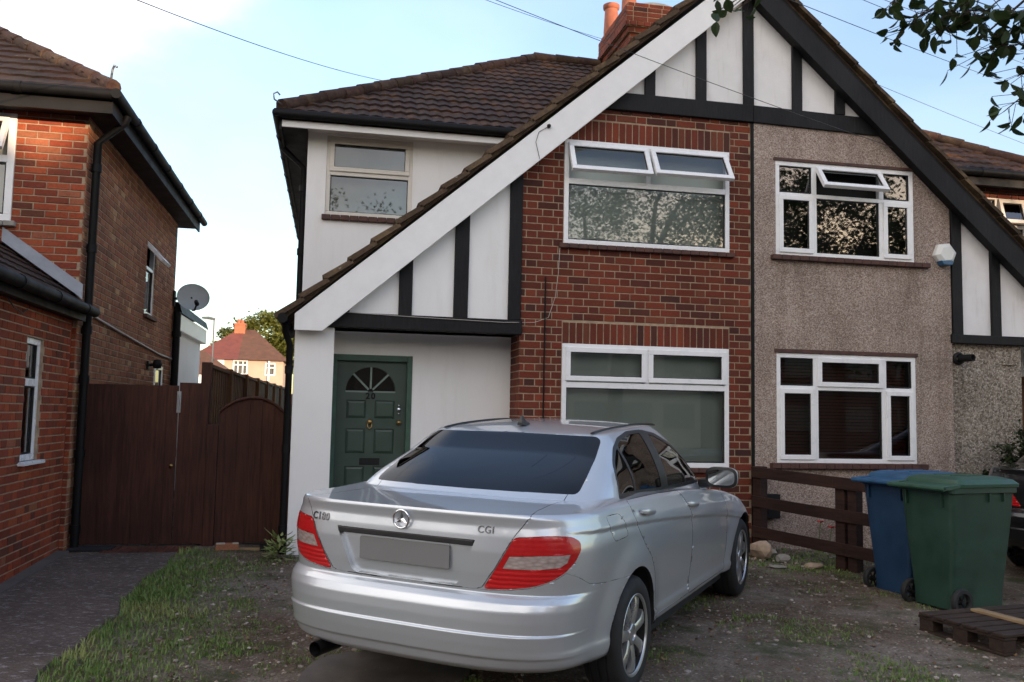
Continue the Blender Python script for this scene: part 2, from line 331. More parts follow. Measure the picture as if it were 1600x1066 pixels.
def bricks(mb, f, a0, a1, b0, b1, holes=(), soldiers=(), pal=RED, wts=RED_W, course=.0785, L=.217, H=.104, J=.0125, bond='flemish', limit=None, rng=random, dep=.006):
    holes = [h[:4] for h in holes]; block = holes+[s[:4] for s in soldiers]
    def one(x0, x1, z0, z1):
        c = rng.choices(pal, wts)[0]; k = rng.uniform(.88, 1.14); g = rng.uniform(-.0012, .0015)
        c = tuple(v*k*rng.uniform(.95, 1.05) for v in c); d = dep+g-.006; t = .002
        q = [(x0, z0), (x1, z0), (x1, z1), (x0, z1)]; i = [(x0+t, z0+t), (x1-t, z0+t), (x1-t, z1-t), (x0+t, z1-t)]
        vs = [f(*p, -.012) for p in q]+[f(*p, d-.002) for p in q]+[f(*p, d) for p in i]
        fs = [(8, 9, 10, 11)]+[(k, (k+1) % 4, 4+(k+1) % 4, 4+k) for k in range(4)]+[(4+k, 4+(k+1) % 4, 8+(k+1) % 4, 8+k) for k in range(4)]
        mb.add(vs, fs, c, 0)
    nrow = int(round((b1-b0)/course))
    for r in range(nrow):
        z0 = b0+r*course+J/2; z1 = b0+(r+1)*course-J/2; zm = (z0+z1)/2
        lo, hi = a0, a1
        if limit: lo, hi = limit(zm, lo, hi)
        iv = [(lo, hi)]
        for h in block:
            if h[2] < zm < h[3]:
                n = []
                for s, e in iv:
                    if h[1] <= s or h[0] >= e: n.append((s, e)); continue
                    if h[0] > s: n.append((s, h[0]))
                    if h[1] < e: n.append((h[1], e))
                iv = n
        seq = [L, H] if bond == 'flemish' else [L]
        per = sum(seq)+J*len(seq)
        off = (0 if r % 2 else -(L+H)/2*1.0-J) if bond == 'flemish' else (0 if r % 2 else -(L+J)/2)
        x = a0+off-per; k = 0
        while x < a1:
            w = seq[k % len(seq)]; k += 1
            for s, e in iv:
                p, q = max(x, s+J/2), min(x+w, e-J/2)
                if q-p > .022: one(p, q, z0, z1)
            x += w+J
    for s in soldiers:
        x = s[0]; n = int(round((s[1]-s[0])/.0755)); w = (s[1]-s[0])/n
        for k in range(n): one(s[0]+k*w+J/2, s[0]+(k+1)*w-J/2, s[2]+.003, s[3]-.006)
    holed(mb, f, a0, a1, b0, b1, holes, d=-.007, reveal=.12, mi=1)
def frame_ring(mb, f, x0, x1, z0, z1, w, d0, d1):
    for p in ([(x0, z0), (x1, z0), (x1, z0+w), (x0, z0+w)], [(x0, z1-w), (x1, z1-w), (x1, z1), (x0, z1)], [(x0, z0+w), (x0+w, z0+w), (x0+w, z1-w), (x0, z1-w)], [(x1-w, z0+w), (x1, z0+w), (x1, z1-w), (x1-w, z1-w)]):
        mb.prism(p, f, d0, d1)
def window(parent, f, x0, x1, z0, z1, cells, fw=.05, base=0, mat='upvc', behind='blind_grey', bdep=.10, bars=()):
    """one window part; cells = (x0, x1, z0, z1, kind); kinds: fixed, sash (closed casement), open (top-hung, ajar by its angle)"""
    mb = MB(); frame_ring(mb, f, x0, x1, z0, z1, fw, base-.06, base)
    for b in bars: mb.prism([(b[0], b[2]), (b[1], b[2]), (b[1], b[3]), (b[0], b[3])], f, base-.058, base-.001)
    w = mb.build('window', M[mat], parent, bevel=.004)
    for (a0, a1, c0, c1, kind) in cells:
        ang = kind[1] if isinstance(kind, tuple) else 0; kd = kind[0] if isinstance(kind, tuple) else kind
        if kd == 'fixed':
            g = MB(); g.add([f(a0-.01, c0-.01, base-.03), f(a1+.01, c0-.01, base-.03), f(a1+.01, c1+.01, base-.03), f(a0-.01, c1+.01, base-.03)], [(0, 1, 2, 3)]); g.build('pane', M['glass'], w)
            s = MB(); frame_ring(s, f, a0-.001, a1+.001, c0-.001, c1+.001, .009, base-.035, base-.012); s.build('seal', M['seal'], w)
        else:
            ca, sa = math.cos(ang), math.sin(ang); o = .012; sw = .052
            def h(a, b, d, ca=ca, sa=sa, top=c1+o): return f(a, top-(top-b)*ca+d*sa, d*ca+(top-b)*sa+base)
            s = MB(); frame_ring(s, h, a0-o, a1+o, c0-o, c1+o, sw, -.03, .018); s.build('sash', M[mat], w, bevel=.004)
            g = MB(); g.add([h(a0-o+sw, c0-o+sw, -.006), h(a1+o-sw, c0-o+sw, -.006), h(a1+o-sw, c1+o-sw, -.006), h(a0-o+sw, c1+o-sw, -.006)], [(0, 1, 2, 3)]); g.build('pane', M['glass'], w)
            s = MB(); frame_ring(s, h, a0-o+sw-.002, a1+o-sw+.002, c0-o+sw-.002, c1+o-sw+.002, .008, -.01, .004); s.build('seal', M['seal'], w)
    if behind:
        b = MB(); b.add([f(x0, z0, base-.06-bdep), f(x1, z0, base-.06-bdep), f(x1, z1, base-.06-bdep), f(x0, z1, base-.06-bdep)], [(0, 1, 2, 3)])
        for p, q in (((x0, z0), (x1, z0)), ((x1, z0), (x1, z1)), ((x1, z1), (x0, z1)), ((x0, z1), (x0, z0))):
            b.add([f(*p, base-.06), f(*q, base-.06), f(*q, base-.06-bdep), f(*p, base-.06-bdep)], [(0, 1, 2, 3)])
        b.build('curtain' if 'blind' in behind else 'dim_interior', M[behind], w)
    return w
def sill(parent, f, x0, x1, z, d=.05, h=.05, mat='sill'):
    mb = MB(); n = max(2, int((x1-x0)/.105)); w = (x1-x0)/n
    for k in range(n): mb.prism([(x0+k*w+.002, z-h+random.uniform(-.002, .002)), (x0+(k+1)*w-.002, z-h), (x0+(k+1)*w-.002, z), (x0+k*w+.002, z)], f, -.08, d)
    return mb.build('sill', M[mat], parent, bevel=.006)
def tiled(mb, o, u, v, W, Ln, inside, course=.27, wave=.145, amp=.016, step=.024, tint=(.75, 1.2)):
    """interlocking roof tiles: courses that step over one another with a rolled profile"""
    o, u, v = Vector(o), Vector(u).normalized(), Vector(v).normalized(); n = u.cross(v)
    if n.z < 0: n = -n
    du = wave/4; nc = int(W/du); rng = random.Random(3)
    for r in range(int(Ln/course)+1):
        b0, b1 = r*course-.02, (r+1)*course
        for c in range(nc):
            a0, a1 = c*du, (c+1)*du
            if not inside((a0+a1)/2, (b0+b1)/2): continue
            if c % 8 == 0 or 'k' not in dir(): pass
            rng.seed(r*977+(c+(r % 2)*4)//8); t = rng.uniform(*tint); col = (t, t*rng.uniform(.94, 1.06), t*rng.uniform(.92, 1.08)); lift = rng.uniform(-.004, .006)
            h = lambda a: amp*abs(math.sin(math.pi*a/wave))**1.5
            p = lambda a, b, z: o+u*a+v*b+n*(z+h(a))
            mb.add([p(a0, b0, step+lift), p(a1, b0, step+lift), p(a1, b1, 0), p(a0, b1, 0), p(a0, b0, -.004), p(a1, b0, -.004)], [(0, 1, 2, 3), (4, 5, 1, 0)], col)
def hip_tiles(mb, p, q, r=.085, ln=.33, tint=(.75, 1.25)):
    p, q = Vector(p), Vector(q); d = (q-p); n = max(1, int(d.length/ln)); d /= n
    for k in range(n):
        t = random.uniform(*tint); a = p+d*k+Vector((0, 0, random.uniform(-.006, .006))); b = a+d*1.07
        mb.tube([a, b], [r*1.08, r*.94], 10, (t, t*random.uniform(.9, 1.1), t*random.uniform(.85, 1.1)))
def gutter(parent, p, q, r=.050, name='gutter'):
    mb = MB(); mb.tube([p, q], r, 10); p, q = Vector(p), Vector(q); L = (q-p).length
    for k in range(1, int(L/.9)+1):
        c = p+(q-p)*(k*.9/L); d = (q-p).normalized()*.03; mb.tube([c-d, c+d], r*1.14, 10)
    return mb.build(name, M['black'], parent, smooth=True, sharp=50)
def downpipe(parent, pts, r=.038, name='downpipe'):
    mb = MB(); mb.tube(pts, r, 10)
    for a, b in zip(pts[:-1], pts[1:]):
        a, b = Vector(a), Vector(b)
        if (b-a).length > 1.0:
            for t in (.12, .5, .88): c = a+(b-a)*t; d = (b-a).normalized()*.04; mb.tube([c-d, c+d], r*1.25, 10)
    return mb.build(name, M['black'], parent, smooth=True, sharp=50)

# ------------------------------------------------------------------ number 20: the brick half of the pair
G9 = gz(9)
PX = 4.526                                                   # the party line
def lineL(x): return 2.302+.867*(x+.11)                      # foot of the white bargeboard
def lineR(x): return 6.19-.885*(x-PX)                        # foot of the black bargeboard
def clip(o, co, no):
    b = bmesh.new(); b.from_mesh(o.data); bmesh.ops.bisect_plane(b, geom=b.verts[:]+b.edges[:]+b.faces[:], plane_co=co, plane_no=no, clear_outer=True); b.to_mesh(o.data); b.free()
def brick_half():
    h = thing('brick_house', 'brick fronted half of the pair, white bargeboard over a green front door', 'house', (2.0, 9.0, G9))
    UL = (2.354, 4.25, 3.331, 4.469); LL = (2.357, 4.243, .972, 2.265)
    mb = MB(); f = FX(9.0)
    bricks(mb, f, 1.90, 4.512, G9-.02, 4.86, [UL, LL], [(2.354, 4.262, 4.469, 4.700), (2.357, 4.25, 2.265, 2.493)],
           limit=lambda z, lo, hi: (max(lo, -.11+(z-2.302)/.867-.12), hi))
    bricks(mb, FW(1.90), 9.0, 9.47, G9-.02, 2.36)
    clip(mb.build('front_wall', [M['brick'], M['mortar']], h), (0, 0, lineL(0)+.15), (-.867, 0, 1))
    # windows
    s = lambda a, b, c, d, k: (a, b, c, d, k)
    w = window(h, f, *UL, [s(2.404, 3.277, 4.055, 4.419, ('open', .50)), s(3.327, 4.20, 4.055, 4.419, ('open', .56)), s(2.404, 4.20, 3.385, 3.985, 'fixed')], base=.012, bars=[(2.404, 4.20, 3.985, 4.045), (3.277, 3.327, 4.045, 4.419)])
    sill(h, f, 2.30, 4.30, 3.331)
    w = window(h, f, *LL, [s(2.407, 3.275, 1.885, 2.215, 'sash'), s(3.325, 4.193, 1.885, 2.215, 'sash'), s(2.407, 4.193, 1.03, 1.80, 'fixed')], base=.012, bars=[(2.407, 4.193, 1.80, 1.86), (3.275, 3.325, 1.86, 2.215)])
    sill(h, f, 2.30, 4.30, .972)
    # set-back wall over the porch, porch back wall, pier, flank
    UM = (-.164, .850, 3.800, 4.752); g = FX(10.45); DR = (-.01, .831, G9, 2.105)
    mb = MB(); holed(mb, g, -.385, 2.7, 2.2, 4.86, [UM], reveal=.08)
    mb.add([(-.385, 10.45, 0), (-.385, 17.3, 0), (-.385, 17.3, 4.86), (-.385, 10.45, 4.86)], [(3, 2, 1, 0)])
    mb.add([(-.385, 9.0, 0), (-.385, 10.45, 0), (-.385, 10.45, 2.44), (-.385, 9.0, 2.36)], [(3, 2, 1, 0)])
    mb.add([(-.385, 17.3, 0), (PX, 17.3, 0), (PX, 17.3, 4.86), (-.385, 17.3, 4.86)], [(3, 2, 1, 0)])
    holed(mb, FX(9.47), -.385, 1.90, G9-.05, 2.5, [DR], reveal=.06)
    mb.box(-.383, .0, 9.0, 9.466, G9-.05, 2.335)
    mb.prism([(-.20, 2.345), (1.895, 2.345), (1.895, lineL(1.895)+.22), (-.2, lineL(-.2)+.22)], f, -.004, -.44)
    mb.add([(-.2, 9.005, 2.345), (1.9, 9.005, 2.345), (1.9, 9.47, 2.345), (-.2, 9.47, 2.345)], [(0, 1, 2, 3)])
    mb.build('rendered_wall', M['render'], h)
    mb = MB(); mb.prism([(2.55, 4.84), (PX, 4.84), (PX, lineL(PX)+.18), (2.55, lineL(2.55)+.18)], f, -.006, -.2); mb.build('gable_panel', M['panel'], h)
    for a, b, c, d in ((.02, .14, 2.49, 0), (.628, .765, 2.49, 0), (1.19, 1.34, 2.49, 0), (1.764, 1.90, 2.49, 0), (3.25, 3.37, 5.02, 0), (3.85, 3.973, 5.02, 0), (4.42, 4.546, 5.02, 0)):
        j = random.uniform(-.006, .006); mb = MB(); mb.prism([(a, c), (b, c), (b+j, lineL(b)+.05), (a+j, lineL(a)+.05)], f, -.05, .026); mb.build('timber_post', M['timber'], h, bevel=.005)
    mb = MB(); mb.prism([(-.16, 2.345), (1.915, 2.338), (1.915, 2.487), (-.16, 2.495)], f, -.08, .042); mb.build('timber_beam', M['timber'], h, bevel=.006); mb = MB(); mb.prism([(2.62, 4.835), (PX-.002, 4.832), (PX-.002, 5.028), (2.62, 5.03)], f, -.05, .045)
    mb.build('timber_beam', M['timber'], h, bevel=.006)
    mb = MB(); mb.prism([(4.512, G9-.02), (4.546, G9-.02), (4.546, 4.835), (4.512, 4.835)], f, -.02, .012); mb.build('party_strip', M['black'], h)
    mb = MB(); b = FX(8.88); mb.prism([(-.388, 2.450), (-.388, 2.288), (-.12, 2.288), (PX-.001, lineL(PX)), (PX-.001, lineL(PX)+.345)], b, -.0, .03)
    mb.prism([(-.388, 2.44), (-.36, 2.30), (-.12, 2.30), (PX-.001, lineL(PX)+.02), (PX-.001, lineL(PX)+.30)], b, -.118, -.001)
    mb.build('bargeboard', M['fascia'], h, bevel=.004)
    # front gable roof slab with its verge tiles
    mb = MB(); sl = Vector((1, 0, .867)).normalized(); nn = Vector((-.867, 0, 1)).normalized(); p0 = Vector((-.50, 0, 2.36)); L = (PX+.50)/sl.x
    up = lambda t, y, d: tuple(p0+sl*t+nn*d+Vector((0, y, 0)))
    for t0, t1, yb in ((0, 3.7, 10.52), (3.7, L, 12.9)):
        vs = [up(t0, 8.9, .02), up(t1, 8.9, .02), up(t1, yb, .02), up(t0, yb, .02), up(t0, 8.9, .07), up(t1, 8.9, .07), up(t1, yb, .07), up(t0, yb, .07)]
        mb.add(vs, [(0, 1, 2, 3), (7, 6, 5, 4), (0, 4, 5, 1), (3, 2, 6, 7), (0, 3, 7, 4), (1, 5, 6, 2)], (.9, .9, .9))
    n = int(L/.30)
    for k in range(n):
        t = k*L/n; q = random.uniform(.75, 1.3); z0 = random.uniform(-.006, .008)
        for (t0, t1, d0, d1, e0, e1) in ((t-.02, t+L/n, .062, .030, .115, .078),):
            vs = [up(t0, 8.82, d0+z0), up(t1, 8.82, d1), up(t1, 9.25, d1), up(t0, 9.25, d0+z0), up(t0, 8.82, e0+z0), up(t1, 8.82, e1), up(t1, 9.25, e1), up(t0, 9.25, e0+z0)]
            mb.add(vs, [(0, 1, 2, 3), (7, 6, 5, 4), (0, 4, 5, 1), (3, 2, 6, 7), (0, 3, 7, 4), (1, 5, 6, 2)], (q, q*.98, q*.95))
    mb.build('gable_roof', M['verge'], h)
    # main hipped roof, left half
    ez, ey, rz_, ry = 4.90, 10.12, 7.38, 13.9; sv = (0, ry-ey, rz_-ez); Ls = math.hypot(sv[1], sv[2]); ex = -.70
    mb = MB(); tiled(mb, (ex, ey, ez), (1, 0, 0), sv, PX-ex+.02, Ls, lambda a, b: a > b/Ls*(ry-ey)-.06 and a < PX-ex)
    V_ = [(ex, ey, ez-.02), (PX, ey, ez-.02), (PX, ry, rz_-.02), (ex+ry-ey, ry, rz_-.02), (ex, 2*ry-ey, ez-.02), (PX, 2*ry-ey, ez-.02)]
    mb.add(V_, [(0, 1, 2, 3), (0, 3, 4), (4, 3, 2, 5)], (.9, .9, .9)); roof = mb.build('roof', M['tile'], h)
    mb = MB(); hip_tiles(mb, (ex+.02, ey+.02, ez+.05), (ex+ry-ey, ry, rz_+.03), .085); hip_tiles(mb, (ex+ry-ey, ry, rz_+.04), (4.2, ry, rz_+.04), .085); mb.build('ridge_tile', M['ridge'], roof, smooth=True, sharp=45)
    mb = MB(); mb.tube([(ex+.02, ey-.02, ez+.06), (ex-.06, ey-.06, ez+.10), (ex-.07, ey-.07, ez+.16), (ex-.03, ey-.05, ez+.19), (ex, ey-.04, ez+.16)], .010, 6); mb.build('hip_iron', M['iron'], roof, smooth=True)
    gutter(h, (ex-.06, ey-.03, ez-.045), (2.62, ey-.03, ez-.045)); gutter(h, (ex-.03, ey-.06, ez-.045), (ex-.03, 17.5, ez-.045))
    mb = MB(); mb.box(ex+.03, 2.55, ey+.03, ey+.055, ez-.175, ez-.10); mb.box(ex+.1, 2.55, ey+.055, 10.449, ez-.125, ez-.11); mb.build('fascia', M['fascia'], h)
    mb = MB(); mb.box(ex+.028, -.388, ey+.06, 17.3, ez-.150, ez-.126); mb.box(ex, ex+.026, ey+.05, 17.4, ez-.2, ez-.02); mb.build('soffit', M['plastic_black'], h)
    downpipe(h, [(ex-.02, 11.0, ez-.09), (ex-.02, 11.0, ez-.16), (-.44, 11.0, ez-.42), (-.44, 11.0, 2.4)])
    gutter(h, (-.50, 8.80, 2.40), (-.50, 10.6, 2.40)); downpipe(h, [(-.475, 8.9, 2.36), (-.475, 8.95, 2.28), (-.43, 9.03, 2.15), (-.43, 9.03, G9)], .033)
    window(h, g, *UM, [s(-.164+.05, .80, 4.345, 4.70, 'sash'), s(-.11, .80, 3.85, 4.285, 'fixed')], base=-.015, mat='cream', behind='blind_pale', bars=[(-.114, .80, 4.285, 4.34)])
    sill(h, g, -.2, .88, 3.80, .05, .06)
    # chimney
    cx0, cx1, cy0, cy1 = 4.29, 5.24, 12.55, 13.85
    mb = MB(); bricks(mb, FX(cy0), cx0, cx1, 6.0, 7.40, pal=RED, bond='s', L=.22); bricks(mb, FW(cx0), cy0, cy1, 6.0, 7.40, pal=RED, bond='s', L=.22)
    e = .0
    for k in range(6):
        e = .045 if k in (0,) else .085 if k in (1, 2, 3, 4) else .05; z = 7.40+k*.0785
        bricks(mb, FX(cy0-e), cx0-e, cx1+e, z, z+.0785, pal=RED, bond='s', L=.22 if k != 1 else .10, dep=.006 if k != 1 else .02); bricks(mb, FW(cx0-e), cy0-e, cy1+e, z, z+.0785, pal=RED, bond='s', L=.22 if k != 1 else .10, dep=.006 if k != 1 else .02)
        mb.box(cx0-e+.012, cx1+e-.012, cy0-e+.012, cy1+e-.012, z-.001, z+.0795, mi=1, col=(.2, .16, .12))
    mb.add([(cx1, cy0, 6), (cx1, cy1, 6), (cx1, cy1, 7.33), (cx1, cy0, 7.33)], [(0, 1, 2, 3)], (.15, .04, .02)); mb.add([(cx0, cy1, 6), (cx1, cy1, 6), (cx1, cy1, 7.33), (cx0, cy1, 7.33)], [(3, 2, 1, 0)], (.15, .04, .02))
    ch = mb.build('chimney', [M['brick'], M['mortar']], h)
    mb = MB(); mb.lathe([(.62, 7.79), (.60, 7.84), (.45, 7.91), (.2, 7.95), (0, 7.96)], 24, Matrix.Translation((4.77, 13.0, 0.07)) @ Matrix.Diagonal((.78, .78, 1, 1))); mb.build('flaunching', M['cement'], ch, smooth=True)
    for px_, py_, hh in ((4.36, 13.72, .52), (4.46, 13.1, .62)):
        mb = MB(); mb.lathe([(.13, 7.75), (.125, 7.95), (.108, 7.78+hh), (.135, 7.80+hh), (.14, 7.86+hh), (.105, 7.86+hh), (.095, 7.8+hh)], 18, Matrix.Translation((px_, py_, 0))); mb.build('chimney_pot', M['terracotta'], ch, smooth=True, sharp=50)
    # front door
    fd = FX(9.47); mb = MB(); x0, x1, z0, z1 = DR
    mb.prism([(x0, z0), (x0+.05, z0), (x0+.05, z1), (x0, z1)], fd, -.08, .012); mb.prism([(x1-.055, z0), (x1, z0), (x1, z1), (x1-.055, z1)], fd, -.08, .012); mb.prism([(x0+.05, z1-.065), (x1-.055, z1-.065), (x1-.055, z1), (x0+.05, z1)], fd, -.08, .012)
    mb.build('door_frame', M['frame_green'], h, bevel=.004)
    a0, a1, c0, c1 = x0+.05, x1-.055, G9+.01, z1-.065; cx = .398
    mb = MB(); D0, D1 = -.075, -.045
    fan = [(cx+.262*math.cos(t), 1.718+.262*math.sin(t)) for t in np.linspace(0, math.pi, 25)]
    pan = [(.150, .352, 1.435, 1.625), (.446, .655, 1.435, 1.625), (.150, .352, 1.065, 1.325), (.446, .655, 1.065, 1.325), (.150, .352, .62, .93), (.446, .655, .62, .93), (.150, .352, .25, .53), (.446, .655, .25, .53)]
    fan_box = (cx-.262, cx+.262, 1.718, 1.980)
    holed(mb, fd, a0, a1, c0, c1, [*pan, fan_box], d=D1, reveal=.016)
    for p in pan:
        e = .028; i = (p[0]+e, p[1]-e, p[2]+e, p[3]-e); o4 = [(p[0], p[2]), (p[1], p[2]), (p[1], p[3]), (p[0], p[3])]; i4 = [(i[0], i[2]), (i[1], i[2]), (i[1], i[3]), (i[0], i[3])]
        vs = [fd(*q, D1-.016) for q in o4]+[fd(*q, D1-.004) for q in i4]; mb.add(vs, [(4, 5, 6, 7)]+[(k, (k+1) % 4, 4+(k+1) % 4, 4+k) for k in range(4)])
    top = [fd(fan_box[1]-(fan_box[1]-fan_box[0])*k/24, 1.980, D1) for k in range(25)]; arc = [fd(*q, D1) for q in fan]; arc2 = [fd(*q, D1-.016) for q in fan]
    mb.add(top+arc+arc2, [(k, k+1, 26+k, 25+k) for k in range(24)]+[(25+k, 26+k, 51+k, 50+k) for k in range(24)])
    door = mb.build('front_door', M['door_green'], h)
    mb = MB(); mb.prism(fan, fd, D1-.03, D1-.014); mb.build('fanlight', M['glass'], door)
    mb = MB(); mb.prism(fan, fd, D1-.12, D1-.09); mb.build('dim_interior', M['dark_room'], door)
    mb = MB()
    for t in (.25, .5, .75):
        a = math.pi*t; d = Vector((math.cos(a), math.sin(a))); n2 = Vector((-d.y, d.x))*.010; c = Vector((cx, 1.718)); p, q = c+d*.03, c+d*.262
        mb.prism([tuple(p-n2), tuple(q-n2), tuple(q+n2), tuple(p+n2)], fd, D1-.015, D1+.006)
    mb.prism([(cx-.262, 1.708), (cx-.03, 1.708), (cx-.03, 1.725), (cx-.262, 1.725)], fd, D1-.012, D1+.006); mb.prism([(cx+.03, 1.708), (cx+.262, 1.708), (cx+.262, 1.725), (cx+.03, 1.725)], fd, D1-.012, D1+.006)
    mb.build('fanlight_bar', M['fan_bar'], door)
    mb = MB(); mb.prism([(.303, .945), (.515, .945), (.515, 1.018), (.303, 1.018)], fd, D1-.01, D1+.004); mb.build('letter_box', M['plastic_black'], door, bevel=.003)
    mb = MB(); T = Matrix.Translation(fd(.398, 1.395, D1+.012)); mb.lathe([(.0, -.012), (.030, -.012), (.030, .0), (.018, .006), (0, .012)], 16, T @ Matrix.Rotation(rad(90), 4, 'X'))
    mb.tube([fd(.376, 1.40, D1+.02), fd(.376, 1.345, D1+.03), fd(.398, 1.325, D1+.03), fd(.420, 1.345, D1+.03), fd(.420, 1.40, D1+.02)], .007, 8); mb.build('door_knocker', M['brass'], door, smooth=True)
    mb = MB(); mb.lathe([(.0, .045), (.024, .04), (.027, .028), (.018, .014), (.012, .0), (.026, -.004), (.026, -.01), (0, -.01)], 16, Matrix.Translation(fd(.705, 1.395, D1)) @ Matrix.Rotation(rad(90), 4, 'X')); mb.build('door_knob', M['brass'], door, smooth=True)
    mb = MB()
    for zz, rr in ((1.535, .024), (1.578, .012), (1.49, .010)): mb.lathe([(0, .02), (rr*.8, .018), (rr, .008), (rr, -.01), (0, -.01)], 14, Matrix.Translation(fd(.702, zz, D1)) @ Matrix.Rotation(rad(90), 4, 'X'))
    mb.build('door_lock', M['chrome'], door, smooth=True)
    text_mesh('20', .088, .005, 'house_number', M['black_paint'], door, Matrix.Translation(fd(.398, 1.668, D1+.004)) @ Matrix.Rotation(rad(90), 4, 'X'), spacing=1.3, bold=.003)
    # small fixings on the facade
    mb = MB(); mb.tube([(2.163, 8.985, 2.96), (2.160, 8.985, G9)], .008, 6); mb.build('drain_rod', M['black'], h)
    mb = MB(); mb.lathe([(0, .02), (.018, .015), (.022, 0), (.012, -.03), (0, -.03)], 12, Matrix.Translation((2.135, 8.83, 4.54)) @ Matrix.Rotation(rad(90), 4, 'X')); mb.tube([(2.135, 8.84, 4.54), (2.03, 8.845, 4.47), (2.0, 8.845, 4.36), (2.04, 8.845, 4.2), (2.05, 8.9, 4.05)], .003, 5); mb.build('cable_hook', M['plastic_black'], h)
    mb = MB(); mb.tube([(2.31, 8.97, 3.29), (2.30, 8.985, 3.0), (2.27, 8.985, 2.75), (2.20, 8.985, 2.53), (2.05, 8.975, 2.47), (1.7, 8.945, 2.455), (1.2, 8.945, 2.465), (.7, 8.945, 2.475), (.15, 8.945, 2.492), (.05, 8.945, 2.50)], .003, 6); mb.build('wall_cable', M['cable_white'], h, smooth=True)
    return h
def text_mesh(txt, size, ext, name, mat, parent, T, spacing=1.0, bold=0.0, onto=None, onto_x=0):
    cu = bpy.data.curves.new('lettering', 'FONT'); cu.body = txt; cu.size = size; cu.extrude = ext; cu.align_x = 'CENTER'; cu.align_y = 'CENTER'; cu.space_character = spacing; cu.offset = bold
    o = bpy.data.objects.new('lettering', cu); C.objects.link(o); bpy.context.view_layer.update()
    me = bpy.data.meshes.new_from_object(o.evaluated_get(bpy.context.evaluated_depsgraph_get())); bpy.data.objects.remove(o); me.transform(T); me.materials.clear(); me.materials.append(mat)
    if onto:
        for v in me.vertices:
            r = onto.ray_cast(Vector((-.3, v.co.y, v.co.z)), Vector((1, 0, 0)))
            if r[0]: v.co.x = r[0].x+(v.co.x-onto_x)
    n = bpy.data.objects.new(name, me); C.objects.link(n); attach(n, parent); return n

